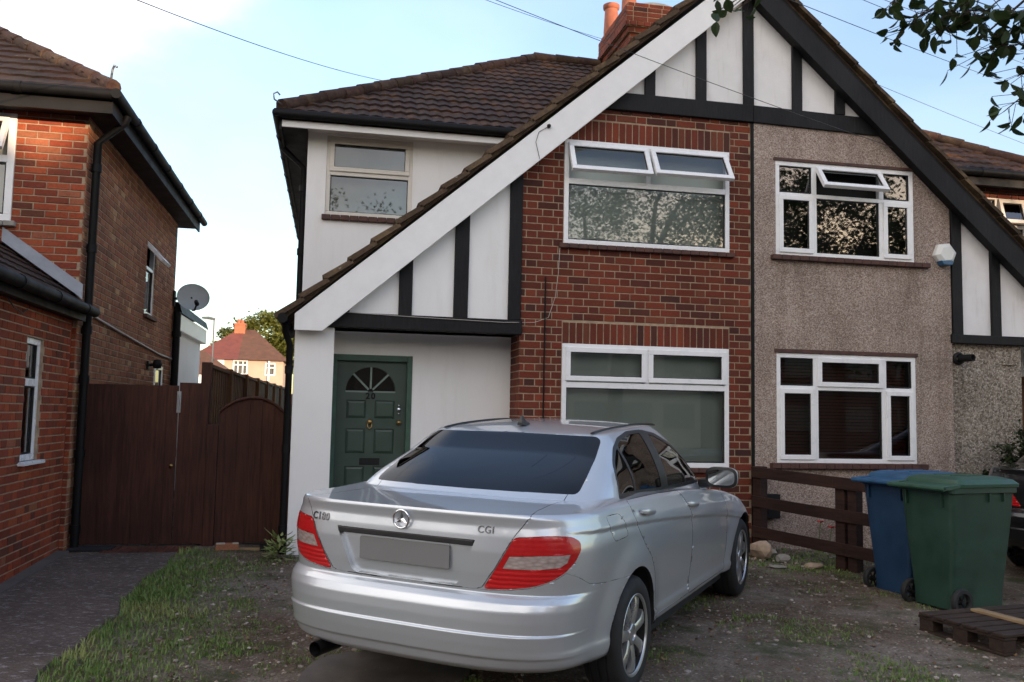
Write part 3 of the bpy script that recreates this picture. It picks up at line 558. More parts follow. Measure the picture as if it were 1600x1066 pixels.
# ------------------------------------------------------------------ the pebbledashed half
def dash_half():
    h = thing('pebbledash_house', 'pebbledashed half of the pair, black bargeboard and white framed windows', 'house', (6.0, 9.0, G9))
    f = FX(9.0); UR = (4.806, 6.548, 3.341, 4.422); LR = (4.806, 6.538, 1.034, 2.245)
    mb = MB(); holed(mb, f, 4.546, 7.02, G9-.05, 4.86, [UR, LR], d=.012, reveal=.1)
    mb.add([(7.02, 8.988, 0), (7.02, 9.5, 0), (7.02, 9.5, 4.2), (7.02, 8.988, 4.2)], [(0, 1, 2, 3)]); clip(mb.build('front_wall', M['dash'], h), (PX, 0, lineR(PX)+.15), (.885, 0, 1))
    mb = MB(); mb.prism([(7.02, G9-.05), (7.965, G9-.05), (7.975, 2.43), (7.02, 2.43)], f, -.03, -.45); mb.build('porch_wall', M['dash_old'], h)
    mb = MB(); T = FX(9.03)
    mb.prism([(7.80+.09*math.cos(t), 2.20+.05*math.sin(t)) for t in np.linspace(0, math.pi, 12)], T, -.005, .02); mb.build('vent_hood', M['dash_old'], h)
    mb = MB(); mb.prism([(7.01, 2.52), (9.3, 2.52), (9.3, 2.53), (7.01, lineR(7.01)+.2)], f, -.012, -.3); mb.prism([(PX, 4.84), (6.5, 4.84), (6.5, lineR(6.5)+.18), (PX, lineR(PX)+.18)], f, -.006, -.2)
    mb.build('gable_panel', M['panel'], h)
    mb = MB(); mb.box(9.05, 9.44, 9.0, 9.5, G9-.05, 2.43); mb.add([(7.9, 9.6, 0), (9.44, 9.6, 0), (9.44, 9.6, 2.5), (7.9, 9.6, 2.5)], [(0, 1, 2, 3)]); mb.add([(9.44, 9.0, 0), (9.44, 17.3, 0), (9.44, 17.3, 4.86), (9.44, 10.5, 4.86), (9.44, 9, 2.4)], [(0, 1, 2, 3, 4)]); mb.add([(PX, 17.3, 0), (9.44, 17.3, 0), (9.44, 17.3, 4.86), (PX, 17.3, 4.86)], [(3, 2, 1, 0)])
    mb.build('rendered_wall', M['render'], h)
    mb = MB(); mb.prism([(8.02, G9), (8.95, G9), (8.95, 2.1), (8.02, 2.1)], FX(9.6), .0, .05); mb.build('porch_door', M['fence'], h)
    for a, b, c in ((5.02, 5.14, 5.02), (5.558, 5.68, 5.02), (7.03, 7.165, 2.53), (7.557, 7.678, 2.53), (8.2, 8.33, 2.53)):
        mb = MB(); mb.prism([(a, c), (b, c), (b, lineR(b)+.05), (a, lineR(a)+.05)], f, -.05, .028); mb.build('timber_post', M['timber'], h, bevel=.005)
    mb = MB(); mb.prism([(PX+.002, 4.832), (6.42, 4.80), (6.42, 5.0), (PX+.002, 5.028)], f, -.05, .041); mb.build('timber_beam', M['timber'], h, bevel=.006); mb = MB(); mb.prism([(7.0, 2.43), (9.4, 2.43), (9.4, 2.532), (7.0, 2.532)], f, -.08, .045); mb.build('timber_beam', M['timber'], h, bevel=.006)
    b = FX(8.88); mb = MB(); mb.prism([(PX+.001, lineR(PX)), (9.43, lineR(9.43)), (9.43, lineR(9.43)+.30), (PX+.001, lineR(PX)+.30)], b, 0, .03); mb.prism([(PX+.001, lineR(PX)+.27), (9.5, lineR(9.5)+.27), (9.5, lineR(9.5)+.385), (PX+.001, lineR(PX)+.385)], b, -.12, -.004); mb.prism([(PX+.001, lineR(PX)+.02), (9.43, lineR(9.43)+.02), (9.43, lineR(9.43)+.26), (PX+.001, lineR(PX)+.26)], b, -.118, -.002)
    mb.build('bargeboard', M['timber'], h, bevel=.004)
    mb = MB(); sl = Vector((1, 0, -.885)).normalized(); nn = Vector((.885, 0, 1)).normalized(); p0 = Vector((PX, 0, lineR(PX)+.36)); L = 5.1/sl.x
    up = lambda t, y, d: tuple(p0+sl*t+nn*d+Vector((0, y, 0)))
    for t0, t1, yb in ((0, 3.0/sl.x, 12.9), (3.0/sl.x, L, 10.52)):
        vs = [up(t, y, d) for d in (.0, .05) for t, y in ((t0, 8.9), (t1, 8.9), (t1, yb), (t0, yb))]
        mb.add(vs, [(0, 3, 2, 1), (4, 5, 6, 7), (0, 1, 5, 4), (3, 7, 6, 2), (0, 4, 7, 3), (1, 2, 6, 5)], (.8, .8, .8))
    n = int(L/.30)
    for k in range(n):
        t = k*L/n; q = random.uniform(.5, .8); vs = [up(t, y, d) for d in (.045, .085) for t, y in ((k*L/n, 8.82), ((k+1)*L/n+.03, 8.82), ((k+1)*L/n+.03, 9.3), (k*L/n, 9.3))]
        vs = [(x, y, z+(.0 if i % 4 in (0, 3) else .022)) for i, (x, y, z) in enumerate(vs)]
        mb.add(vs, [(0, 3, 2, 1), (4, 5, 6, 7), (0, 1, 5, 4), (3, 7, 6, 2), (0, 4, 7, 3), (1, 2, 6, 5)], (q, q*.98, q*.95))
    mb.build('gable_roof', M['verge'], h)
    ez, ey, rz_, ry = 4.90, 10.12, 7.38, 13.9; sv = (0, ry-ey, rz_-ez); Ls = math.hypot(sv[1], sv[2]); xr = 9.75
    mb = MB(); tiled(mb, (PX+.02, ey, ez), (1, 0, 0), sv, xr-PX, Ls, lambda a, b: a+PX < xr-b/Ls*(ry-ey)+.06)
    V_ = [(PX, ey, ez-.02), (xr, ey, ez-.02), (xr-ry+ey, ry, rz_-.02), (PX, ry, rz_-.02), (xr, 2*ry-ey, ez-.02), (PX, 2*ry-ey, ez-.02)]
    mb.add(V_, [(0, 1, 2, 3), (1, 4, 2), (4, 5, 3, 2)], (.9, .9, .9)); roof = mb.build('roof', M['tile'], h)
    mb = MB(); hip_tiles(mb, (xr-.02, ey+.02, ez+.05), (xr-ry+ey, ry, rz_+.03)); hip_tiles(mb, (xr-ry+ey, ry, rz_+.04), (5.1, ry, rz_+.04)); mb.build('ridge_tile', M['ridge'], roof, smooth=True, sharp=45)
    gutter(h, (6.6, ey-.03, ez-.045), (9.85, ey-.03, ez-.045)); mb = MB(); mb.box(6.6, 9.7, ey+.03, ey+.055, ez-.20, ez-.09); mb.box(6.6, 9.7, ey+.055, 10.449, ez-.15, ez-.13); mb.build('fascia', M['plastic_black'], h)
    RM = (8.62, 9.40, 3.55, 4.655); mb = MB(); bricks(mb, FX(10.45), 6.5, 9.44, 2.5, 4.86, [RM], pal=RED); mb.build('upper_wall', [M['brick'], M['mortar']], h)
    s = lambda a, b, c, d, k: (a, b, c, d, k)
    window(h, FX(10.45), *RM, [s(8.68, 8.90, 3.61, 4.60, 'fixed'), s(8.96, 9.34, 4.27, 4.60, ('open', .25)), s(8.96, 9.34, 3.61, 4.21, 'fixed')], base=-.02, mat='cream', behind='wood_blind', bars=[(8.90, 8.96, 3.6, 4.605), (8.96, 9.35, 4.21, 4.265)])
    m0, m1, m2, m3 = 5.255, 5.315, 6.105, 6.165
    window(h, f, *UR, [s(4.856, m0, 4.075, 4.372, 'fixed'), s(m1, m2, 4.075, 4.372, ('open', .62)), s(m3, 6.498, 4.075, 4.372, 'fixed'), s(4.856, m0, 3.391, 4.02, 'sash'), s(m1, m2, 3.391, 4.02, 'fixed'), s(m3, 6.498, 3.391, 4.02, 'sash')], base=.01, behind='dark_room', bars=[(4.856, 6.498, 4.02, 4.065), (m0, m1, 3.39, 4.02), (m2, m3, 3.39, 4.02), (m0, m1, 4.065, 4.372), (m2, m3, 4.065, 4.372)])
    sill(h, f, 4.74, 6.72, 3.341, .075, .055)
    w = window(h, f, *LR, [s(4.856, m0, 1.895, 2.195, 'fixed'), s(m1, m2, 1.895, 2.195, 'sash'), s(m3, 6.488, 1.895, 2.195, 'fixed'), s(4.856, m0, 1.084, 1.84, 'sash'), s(m1, m2, 1.084, 1.84, 'fixed'), s(m3, 6.488, 1.084, 1.84, 'sash')], base=.01, behind='dark_room', bdep=.3, bars=[(4.856, 6.488, 1.84, 1.885), (m0, m1, 1.084, 1.84), (m2, m3, 1.084, 1.84), (m0, m1, 1.885, 2.195), (m2, m3, 1.885, 2.195)])
    mb = MB()
    for k in range(32):
        z = 1.05+k*.037; mb.prism([(4.84, z), (6.5, z), (6.5, z+.030), (4.84, z+.030)], lambda a, b, d, z=z: (a, 9.13-d+(b-z)*.7, b), 0, .003)
    mb.build('slatted_blind', M['wood_blind'], w)
    sill(h, f, 4.72, 6.64, 1.034, .08, .06)
    mb = MB(); mb.prism([(4.78, 2.25), (6.56, 2.25), (6.56, 2.29), (4.78, 2.29)], f, 0, .03); mb.build('drip_edge', M['sill'], h); mb = MB(); mb.prism([(4.78, 4.425), (6.58, 4.425), (6.58, 4.455), (4.78, 4.455)], f, 0, .03); mb.build('drip_edge', M['sill'], h)
    mb = MB(); mb.box(4.64, 4.80, 8.90, 8.985, .44, .70); mb.build('meter_box', M['plastic_black'], h, bevel=.008)
    return h
def fixings():
    a = thing('alarm_box', 'white six-sided alarm box with blue base on the pebbledash', 'alarm', (6.92, 8.98, 3.46))
    hexa = lambda r: [(6.92+r*math.cos(rad(60*k+8)), 3.46+r*.95*math.sin(rad(60*k+8))) for k in range(6)]
    mb = MB(); p, q = hexa(.145), hexa(.09); vs = [FX(8.985)(*i, 0) for i in p]+[FX(8.985)(*i, .05) for i in p]+[FX(8.985)(*i, .085) for i in q]
    mb.add(vs, [(12, 13, 14, 15, 16, 17)]+[(k, (k+1) % 6, 6+(k+1) % 6, 6+k) for k in range(6)]+[(6+k, 6+(k+1) % 6, 12+(k+1) % 6, 12+k) for k in range(6)]); mb.build('cover', M['white_plastic'], a, bevel=.006)
    mb = MB(); mb.prism([(6.83, 3.375), (6.86, 3.325), (6.97, 3.325), (7.0, 3.375)], FX(8.985), .0, .095); mb.build('strobe_lens', M['blue_plastic'], a, bevel=.006)
    a = thing('boiler_flue', 'black boiler flue pipe poking out of the old pebbledash', 'flue', (7.12, 9.02, 2.26))
    T = Matrix.Translation((7.12, 9.025, 2.256)) @ Matrix.Rotation(rad(90), 4, 'X'); mb = MB(); mb.lathe([(.02, 0), (.072, 0), (.075, .02), (.06, .035), (.05, .04)], 20, T); mb.build('wall_flange', M['plastic_black'], a, smooth=True, sharp=40)
    mb = MB(); mb.lathe([(.035, .03), (.042, .03), (.042, .20), (.036, .20), (.030, .19), (.028, .1)], 20, T @ Matrix.Rotation(rad(14), 4, 'Y')); mb.build('pipe', M['plastic_black'], a, smooth=True, sharp=40)
# ------------------------------------------------------------------ the red brick house on the left
def left_house():
    XS, YF = -2.475, 9.30; g0 = gz(9.3)-.03
    h = thing('red_brick_house', 'red brick house on the left with black eaves and a brown side wall', 'house', (-3.5, 10, g0))
    WU = (-4.6, -3.135, 3.284, 4.36); f = FX(YF); rg = random.Random(5)
    mb = MB(); bricks(mb, f, -6.2, XS, 2.2, 4.46, [WU], pal=BRIGHT, wts=[5, 5, 3, 4, 2, 2, 2], rng=rg, bond='s', L=.205, course=.0715)
    bricks(mb, f, -2.9, XS, g0, 2.2, pal=BRIGHT, rng=rg, course=.0715, L=.2, H=.097); mb.build('front_wall', [M['brick'], M['mortar']], h)
    W1 = (12.35, 12.95, 2.74, 3.74); W2 = (13.15, 13.85, 1.84, 2.15); W2 = (13.2, 13.85, 1.62, 2.14)
    mb = MB(); bricks(mb, FE(XS), YF, 14.5, g0, 4.46, [W1, W2], pal=BROWN, wts=[4, 4, 3, 3, 3, 2, 1], rng=rg, course=.0715, L=.2, H=.097); mb.build('side_wall', [M['brick'], M['mortar_pale']], h)
    mb = MB(); mb.add([(-9, 14.5, 0), (XS, 14.5, 0), (XS, 14.5, 4.46), (-9, 14.5, 4.46)], [(3, 2, 1, 0)], (.16, .07, .04)); mb.build('rear_wall', M['brick'], h)
    s = lambda a, b, c, d, k: (a, b, c, d, k)
    window(h, f, *WU, [s(-4.5, -3.21, 3.36, 3.86, 'fixed'), s(-4.5, -3.21, 3.95, 4.30, ('open', .42))], fw=.07, base=.01, behind='blind_pale', bars=[(-4.53, -3.2, 3.87, 3.94)]); sill(h, f, -4.7, -3.08, 3.284, .06, .05, 'cement')
    window(h, FE(XS), *W1, [s(12.40, 12.90, 2.79, 3.36, 'fixed'), s(12.40, 12.90, 3.40, 3.69, ('open', .75))], base=-.02, behind='dark_room', bars=[(12.4, 12.9, 3.355, 3.40)]); sill(h, FE(XS), 12.3, 13.0, 2.74, .05, .05)
    window(h, FE(XS), *W2, [s(13.25, 13.80, 1.67, 2.09, 'sash')], base=-.01, behind='dark_room')
    # bay with its little hipped roof
    XB = -2.51; WB = (8.03, 8.46, 1.03, 2.08); y0, y1 = 5.6, 9.262; bz = gz(8.4)-.07
    mb = MB(); bricks(mb, FE(XB), y0, y1, bz, 2.40, [WB], pal=BRIGHT, wts=[6, 6, 3, 4, 1, 1, 2], rng=rg, course=.0715, L=.2, H=.097); WF = (-5.4, -3.3, 1.03, 2.08); bricks(mb, FX(y0), -6.2, XB, bz, 2.40, [WF], pal=BRIGHT, wts=[6, 6, 3, 4, 1, 1, 2], rng=rg, course=.0715, L=.2, H=.097); mb.add([(XB, y1, bz), (XB-.4, y1, bz), (XB-.4, y1, 2.4), (XB, y1, 2.4)], [(3, 2, 1, 0)], (.22, .04, .02))
    mb.build('bay_wall', [M['brick'], M['mortar']], h)
    window(h, FE(XB), *WB, [s(8.08, 8.41, 1.09, 1.66, 'fixed'), s(8.08, 8.41, 1.735, 2.03, 'fixed')], fw=.055, base=-.03, behind='wood_blind', bars=[(8.085, 8.405, 1.665, 1.73)])
    window(h, FX(y0), *WF, [s(-5.35, -4.38, 1.08, 2.03, 'fixed'), s(-4.32, -3.35, 1.08, 2.03, 'fixed')], base=-.03, behind='blind_pale', bars=[(-4.38, -4.32, 1.08, 2.03)])
    mb = MB(); mb.prism([(7.97, 1.0), (8.52, 1.0), (8.52, 1.03), (7.97, 1.03)], FE(XB), -.08, .05); mb.build('sill', M['upvc'], h, bevel=.004)
    mb = MB(); o = (-2.36, y0-.2, 2.47); tiled(mb, o, (0, 1, 0), (-1, 0, .70), 9.29-(y0-.2), 2.4, lambda a, b: a > b*.82, course=.2, wave=.17, amp=.004, step=.016); mb.add([(-2.36, y0-.2, 2.455), (-2.36, 9.29, 2.455), (-4.5, 9.29, 3.95), (-4.5, y0+1.9, 3.95)], [(3, 2, 1, 0)], (.8, .8, .8))
    br = mb.build('bay_roof', M['tile_red'], h)
    mb = MB()
    for k in range(4):
        a, b = -2.44-.19*k, -2.44-.19*(k+1); z = lambda x: 2.47+.70*(-2.36-x)
        mb.add([(a, 9.285, z(a)+.02), (b, 9.285, z(b)+.02), (b, 9.285, z(b)+.17), (a, 9.285, z(a)+.17), (a, 9.08, z(a)+.045), (b, 9.08, z(b)+.045)], [(0, 1, 2, 3), (4, 5, 1, 0)])
    mb.build('lead_flashing', M['lead'], br)
    gutter(h, (-2.33, y0-.2, 2.43), (-2.33, 9.34, 2.43)); mb = MB(); mb.box(-2.42, -2.395, y0-.1, 9.28, 2.33, 2.47); mb.box(-2.509, -2.42, y0-.1, 9.26, 2.335, 2.36); mb.build('bay_fascia', M['plastic_black'], h)
    mb = MB(); mb.tube([(-2.5, 7.45, 2.34), (-2.48, 7.55, 2.27), (-2.48, 7.75, 2.245), (-2.49, 7.9, 2.29)], .006, 5); mb.build('wall_cable', M['cable'], h)
    # main hipped roof
    ex, ey, ez, k, run = -2.17, 8.95, 4.56, .66, 4.4
    mb = MB(); Lr = run*math.hypot(1, k)
    tiled(mb, (ex, ey, ez), (-1, 0, 0), (0, 1, k), 7.5, Lr, lambda a, b: a > b/Lr*run-.05, course=.24, wave=.2, amp=.006, step=.022); tiled(mb, (ex, ey, ez), (0, 1, 0), (-1, 0, k), 7.2, Lr, lambda a, b: a > b/Lr*run-.05 and a < 5.85, course=.24, wave=.2, amp=.006, step=.022)
    mb.add([(ex, ey, ez-.02), (-9.7, ey, ez-.02), (-9.7, ey+run, ez+k*run-.02), (ex-run, ey+run, ez+k*run-.02)], [(0, 1, 2, 3)], (.8, .8, .8)); mb.add([(ex, ey, ez-.02), (ex-run, ey+run, ez+k*run-.02), (ex-run, 14.8, ez+k*run-.02), (ex, 14.8, ez-.02)], [(0, 1, 2, 3)], (.8, .8, .8))
    roof = mb.build('roof', M['tile_red'], h)
    mb = MB(); hip_tiles(mb, (ex-.02, ey+.02, ez+.03), (ex-run, ey+run, ez+k*run+.03), .075); mb.build('ridge_tile', M['ridge'], roof, smooth=True, sharp=45)
    mb = MB(); mb.tube([(ex-.05, ey+.03, ez+.10), (ex-.04, ey+.02, ez+.21), (ex-.02, ey+.0, ez+.25), (ex+.01, ey-.02, ez+.23)], .013, 6); mb.build('hip_iron', M['iron'], roof, smooth=True)
    gutter(h, (ex+.05, ey-.03, ez-.05), (-9.7, ey-.03, ez-.05)); gutter(h, (ex+.03, ey-.08, ez-.05), (ex+.03, 14.9, ez-.05))
    mb = MB(); mb.box(-9.6, ex-.02, ey+.03, ey+.055, ez-.22, ez-.03); mb.box(ex-.045, ex-.02, ey+.055, 14.8, ez-.22, ez-.03); mb.box(-9.6, ex-.046, ey+.056, 14.8, ez-.17, ez-.15); mb.build('soffit', M['plastic_black'], h)
    downpipe(h, [(ex+.02, 9.42, ez-.10), (ex+.0, 9.42, ez-.17), (XS+.06, 9.42, ez-.40), (XS+.06, 9.42, 2.0), (XS+.06, 9.42, g0)], .040)
    # white rendered lean-to at the back
    mb = MB(); mb.box(-6, XS+.01, 14.51, 17.4, .1, 2.76); ext = mb.build('rear_extension', M['render'], h)
    mb = MB(); mb.box(XS-.3, XS+.10, 14.52, 17.5, 2.72, 2.98); mb.build('fascia', M['fascia'], ext, bevel=.006)
    mb = MB(); mb.add([(XS+.13, 14.5, 2.985), (XS+.13, 17.55, 2.985), (XS+.08, 17.55, 3.13), (XS+.08, 14.5, 3.16), (-6, 14.5, 3.3), (-6, 17.55, 3.3)], [(0, 1, 2, 3), (3, 2, 5, 4), (0, 3, 4)]); mb.build('extension_roof', M['plastic_black'], ext)
    downpipe(h, [(XS+.07, 14.44, 3.0), (XS+.07, 14.44, .1)], .055)
    mb = MB(); mb.tube([(XS+.015, 9.55, 2.30), (XS+.02, 9.75, 2.44), (XS+.02, 10.5, 2.40), (XS+.02, 12.0, 2.33), (XS+.02, 13.4, 2.27), (XS+.02, 14.4, 2.26)], .014, 6); mb.build('wall_cable', M['cable_white'], h, smooth=True)
    # security lamp on the side wall
    l = thing('security_lamp', 'small black lamp on the brown side wall beside the small window', 'lamp', (XS, 12.72, 2.08)); mb = MB(); mb.box(XS-.01, XS+.03, 12.66, 12.78, 2.03, 2.13); mb.tube([(XS+.03, 12.72, 2.08), (XS+.10, 12.72, 2.09)], .02, 8); mb.build('bracket', M['plastic_black'], l); mb = MB(); mb.lathe([(.0, .07), (.05, .06), (.065, .0), (.05, -.05), (0, -.06)], 16, Matrix.Translation((XS+.13, 12.72, 2.09))); mb.build('lamp_head', M['plastic_black'], l, smooth=True)
    d = thing('satellite_dish', 'pale grey satellite dish on the back corner of the red brick house', 'satellite dish', (-2.47, 14.4, 3.2))
    dc = Vector((-2.17, 14.35, 3.23)); ax = Vector((.30, -.9, .12)).normalized(); T = Matrix.Translation(dc) @ ax.to_track_quat('Z', 'Y').to_matrix().to_4x4() @ Matrix.Diagonal((1.02, .88, 1, 1))
    prof = [(r, .9*r*r-.06) for r in np.linspace(0, .235, 10)]; mb = MB(); mb.lathe(prof+[(.242, .000), (.238, -.008)]+[(r, .9*r*r-.068) for r in np.linspace(.234, 0, 8)], 32, T); mb.build('reflector', M['grey_dish'], d, smooth=True)
    lnb = dc+ax*.36+Vector((0, 0, -.17)); mb = MB(); mb.tube([dc-ax*.03+Vector((0, 0, -.20)), dc+ax*.15+Vector((0, 0, -.24)), lnb], .014, 8); mb.tube([lnb-ax*.02+Vector((0, 0, -.02)), lnb-ax*.10+Vector((0, 0, .04))], .032, 10); mb.build('feed_arm', M['plastic_black'], d, smooth=True, sharp=50)
    mb = MB(); mb.tube([(XS+.0, 14.42, 3.2), dc-ax*.07], .022, 8); mb.box(XS, XS+.03, 14.36, 14.48, 3.08, 3.32); mb.build('wall_bracket', M['plastic_black'], d)
    return h
# ------------------------------------------------------------------ gates, fences
def board_panel(mb, x0, x1, zf, y, bw=.10, th=.02, z0=.12, rng=random):
    n = max(1, int(round((x1-x0)/bw))); w = (x1-x0)/n
    for k in range(n):
        a, b = x0+k*w, x0+(k+1)*w-.0005; j = rng.uniform(-.001, .001)+(.007 if k % 2 else 0); e = .014 if k % 2 else 0
        q = rng.uniform(.75, 1.25)
        mb.prism([(a, z0+rng.uniform(0, .01)), (b, z0), (b, zf(b)), ((a+b)/2, zf((a+b)/2)), (a, zf(a))], lambda p, r, d: (p, y+d+j, r), 0, th, (q, q, q))
def gates():
    y = 9.55; g = gz(y)
    t = thing('timber_gate', 'dark brown boarded gate beside the red brick house downpipe', 'gate', (-2.0, y, g)); mb = MB(); board_panel(mb, -2.455, -1.540, lambda x: 1.732, y, .098, z0=g+.02); mb.build('boards', M['gate'], t)
    mb = MB()
    for z in (.35, 1.0, 1.55): mb.box(-2.45, -1.545, y+.024, y+.06, z, z+.1)
    mb.build('ledge', M['gate'], t)
    mb = MB(); mb.box(-1.552, -1.512, y-.014, y+.001, 1.455, 1.675); mb.tube([(-1.532, y-.02, 1.49), (-1.532, y-.02, 1.64)], .009, 8); mb.build('bolt', M['iron'], t, bevel=.003)
    mb = MB(); mb.lathe([(0, .035), (.018, .03), (.022, .02), (.012, 0)], 12, Matrix.Translation((-1.575, y-.005, .92)) @ Matrix.Rotation(rad(90), 4, 'X')); mb.build('knob', M['brass'], t, smooth=True)
    t = thing('timber_fence', 'narrow strip of dark brown boarding between the flat gate and the arched gate', 'fence', (-1.39, y, g)); mb = MB(); board_panel(mb, -1.532, -1.245, lambda x: 1.765, y+.003, .095, z0=g+.02); mb.build('boards', M['gate'], t); mb = MB(); mb.box(-1.245, -1.135, y-.01, y+.10, g-.05, 1.34); mb.build('post', M['gate'], t, bevel=.006)
    t = thing('arched_gate', 'dark brown gate with a rounded arched top against the white wall', 'gate', (-.78, y, g)); a0, a1 = -1.13, -.405
    arch = lambda x: 1.30+.335*max(0, 1-((x+.79)/.43)**2)**.62 if x < -.79 else 1.635-.24*abs((x+.79)/.385)**2.1
    mb = MB(); board_panel(mb, a0, a1, arch, y+.005, .058, z0=g+.03); mb.build('boards', M['gate'], t)
    mb = MB(); pts = [(x, arch(x)+.004) for x in np.linspace(a0, a1, 30)]; mb.tube([(x, y+.0, z-.012) for x, z in pts], .016, 6)
    for z in (.4, 1.15): mb.box(a0, a1, y+.03, y+.07, z, z+.09)
    mb.build('frame', M['gate'], t)
    # boundary fence running back between the gardens
    t = thing('garden_fence', 'tall brown panel fence running back between the gardens behind the gates', 'fence', (-1.3, 12, .2)); ys = [9.75, 11.55, 13.35, 15.15, 16.95, 18.75, 20.6, 22.4]
    xf = lambda yy: -1.30+.012*(yy-9.7)
    for k, yy in enumerate(ys):
        mb = MB(); mb.box(xf(yy)-.05, xf(yy)+.05, yy-.05, yy+.05, .1, 1.99+.012*k); mb.build('post', M['gate'] if k == 0 else M['fence'], t, bevel=.006)
        if k < len(ys)-1:
            mb = MB(); n = 17; y0, y1 = yy+.05, ys[k+1]-.05; w = (y1-y0)/n; zt = 1.94+.012*k
            for i in range(n): q = random.uniform(.7, 1.3); mb.box(xf(yy)-.008+(.012 if i % 2 else 0), xf(yy)+.008+(.012 if i % 2 else 0), y0+i*w, y0+(i+1)*w+.012, .15, zt, None, (q, q, q))
            mb.box(xf(yy)-.03, xf(yy)+.045, y0, y1, zt, zt+.035); mb.build('panel', M['fence'] if k < 3 else M['fence_old'], t)
def rail_fence():
    p, q = Vector((4.50, 8.90)), Vector((4.86, 7.86)); d = (q-p).normalized(); n = Vector((-d.y, d.x)); L = (q-p).length
    t = thing('rail_fence', 'dark brown three rail fence dividing the two front drives', 'fence', (4.68, 8.4, gz(8.4)))
    def bar(mb, s0, s1, z0, z1, o0, o1):
        f = lambda s, z, o: (p.x+d.x*s+n.x*o, p.y+d.y*s+n.y*o, z)
        vs = [f(s, z, o) for z in (z0, z1) for o in (o0, o1) for s in (s0, s1)]; mb.add(vs, [(0, 2, 3, 1), (4, 5, 7, 6), (0, 1, 5, 4), (2, 6, 7, 3), (0, 4, 6, 2), (1, 3, 7, 5)])
    for s in (.02, L, 2*L, ):
        mb = MB(); bar(mb, s-.055, s+.055, -.05, 1.0-.045*s, .0, .11); mb.build('post', M['rail'], t, bevel=.006)
    mb = MB(); s = L+.14; bar(mb, s-.05, s+.05, -.05, .93, .0, .10); mb.build('post', M['rail'], t, bevel=.006)
    for z in (.25, .57, .88):
        mb = MB()
        for a, b in ((-.03, L-.06), (L+.06, 2*L+.05)):
            f = lambda s, zz, o: (p.x+d.x*s+n.x*o, p.y+d.y*s+n.y*o, zz-.03*s)
            vs = [f(s, zz, o) for zz in (z, z+.115) for o in (-.028, -.002) for s in (a, b)]; mb.add(vs, [(0, 2, 3, 1), (4, 5, 7, 6), (0, 1, 5, 4), (2, 6, 7, 3), (0, 4, 6, 2), (1, 3, 7, 5)])
            if a < 0: mb.add([], [])
        vs = [f(s, zz, o) for zz in (z, z+.115) for o in (-.029, -.003) for s in (L-.06, L+.06)]; mb.add(vs, [(0, 2, 3, 1), (4, 5, 7, 6), (0, 1, 5, 4), (2, 6, 7, 3), (0, 4, 6, 2), (1, 3, 7, 5)])
        mb.build('rail', M['rail'], t, bevel=.004)
# ------------------------------------------------------------------ the saloon car
def ip(x, pts): return np.interp(x, [p[0] for p in pts], [p[1] for p in pts])
def sp(x, pts):
    """monotone cubic (Fritsch-Carlson)"""
    xs=np.array([p[0] for p in pts],float); ys=np.array([p[1] for p in pts],float)
    h=np.diff(xs); d=np.diff(ys)/h; n=len(xs); m=np.zeros(n)
    for i in range(1,n-1):
        if d[i-1]*d[i]>0:
            w1=2*h[i]+h[i-1]; w2=h[i]+2*h[i-1]
            m[i]=(w1+w2)/(w1/d[i-1]+w2/d[i])
    m[0]=d[0]; m[-1]=d[-1]
    x=np.clip(x,xs[0],xs[-1]); k=np.clip(np.searchsorted(xs,x)-1,0,n-2)
    t=(x-xs[k])/h[k]; t2=t*t; t3=t2*t
    return (2*t3-3*t2+1)*ys[k]+(t3-2*t2+t)*h[k]*m[k]+(-2*t3+3*t2)*ys[k+1]+(t3-t2)*h[k]*m[k+1]
def ss(a,b,x):
    t=np.clip((x-a)/(b-a),0,1); return t*t*(3-2*t)
NR,NS,NF=64,90,40
REAR_X,FRONT_X,WZ=1.05,3.81,.316          # axle positions and wheel centre height
XR=[(0,.13),(.015,.085),(.05,.05),(.11,.034),(.122,.022),(.20,.008),(.262,0),(.272,.013),(.34,.009),(.41,.010),(.455,.025),(.485,.05),(.505,.078),(.52,.076),(.62,.066),(.76,.058),(.86,.060),(.92,.066),(.955,.062),(.985,.056),(1,.062)]
ZB=[(0,.298),(.35,.288),(.65,.265),(1.5,.25),(3.3,.24),(4.1,.22),(4.6,.22)]
ZT=[(0,1.048),(.25,1.042),(.5,1.04),(.9,1.045),(1.5,1.035),(2.5,.98),(3.2,.915),(3.8,.82),(4.3,.70),(4.6,.60)]
WS=[(0,.775),(.03,.822),(.07,.845),(.14,.853),(.17,.849),(.30,.858),(.5,.873),(.65,.882),(.76,.884),(.86,.872),(.93,.853),(.97,.842),(1,.822)]
def outline(xr,xf,ar,nr,af,nf):
    """plan outline: x values and side factor, rear centre -> front centre"""
    def corner(a,n,k):
        p=np.linspace(0,np.pi/2,600); X=a*(1-np.cos(p)**(2/n)); S=np.sin(p)**(2/n)
        L=np.r_[0,np.cumsum(np.hypot(np.diff(X),.85*np.diff(S)))]; t=np.linspace(0,L[-1],k)
        return np.interp(t,L,X),np.interp(t,L,S)
    rx,rs=corner(ar,nr,NR); fx,fs=corner(af,nf,NF)
    sx=np.linspace(xr+ar,xf-af,NS+2)[1:-1]
    return np.r_[xr+rx,sx,(xf-fx)[::-1]], np.r_[rs,np.ones(NS),fs[::-1]]
def taper(x): return 1-.020*np.clip((1.9-x)/1.9,0,1)**2-.035*np.clip((x-2.8)/1.8,0,1)**2
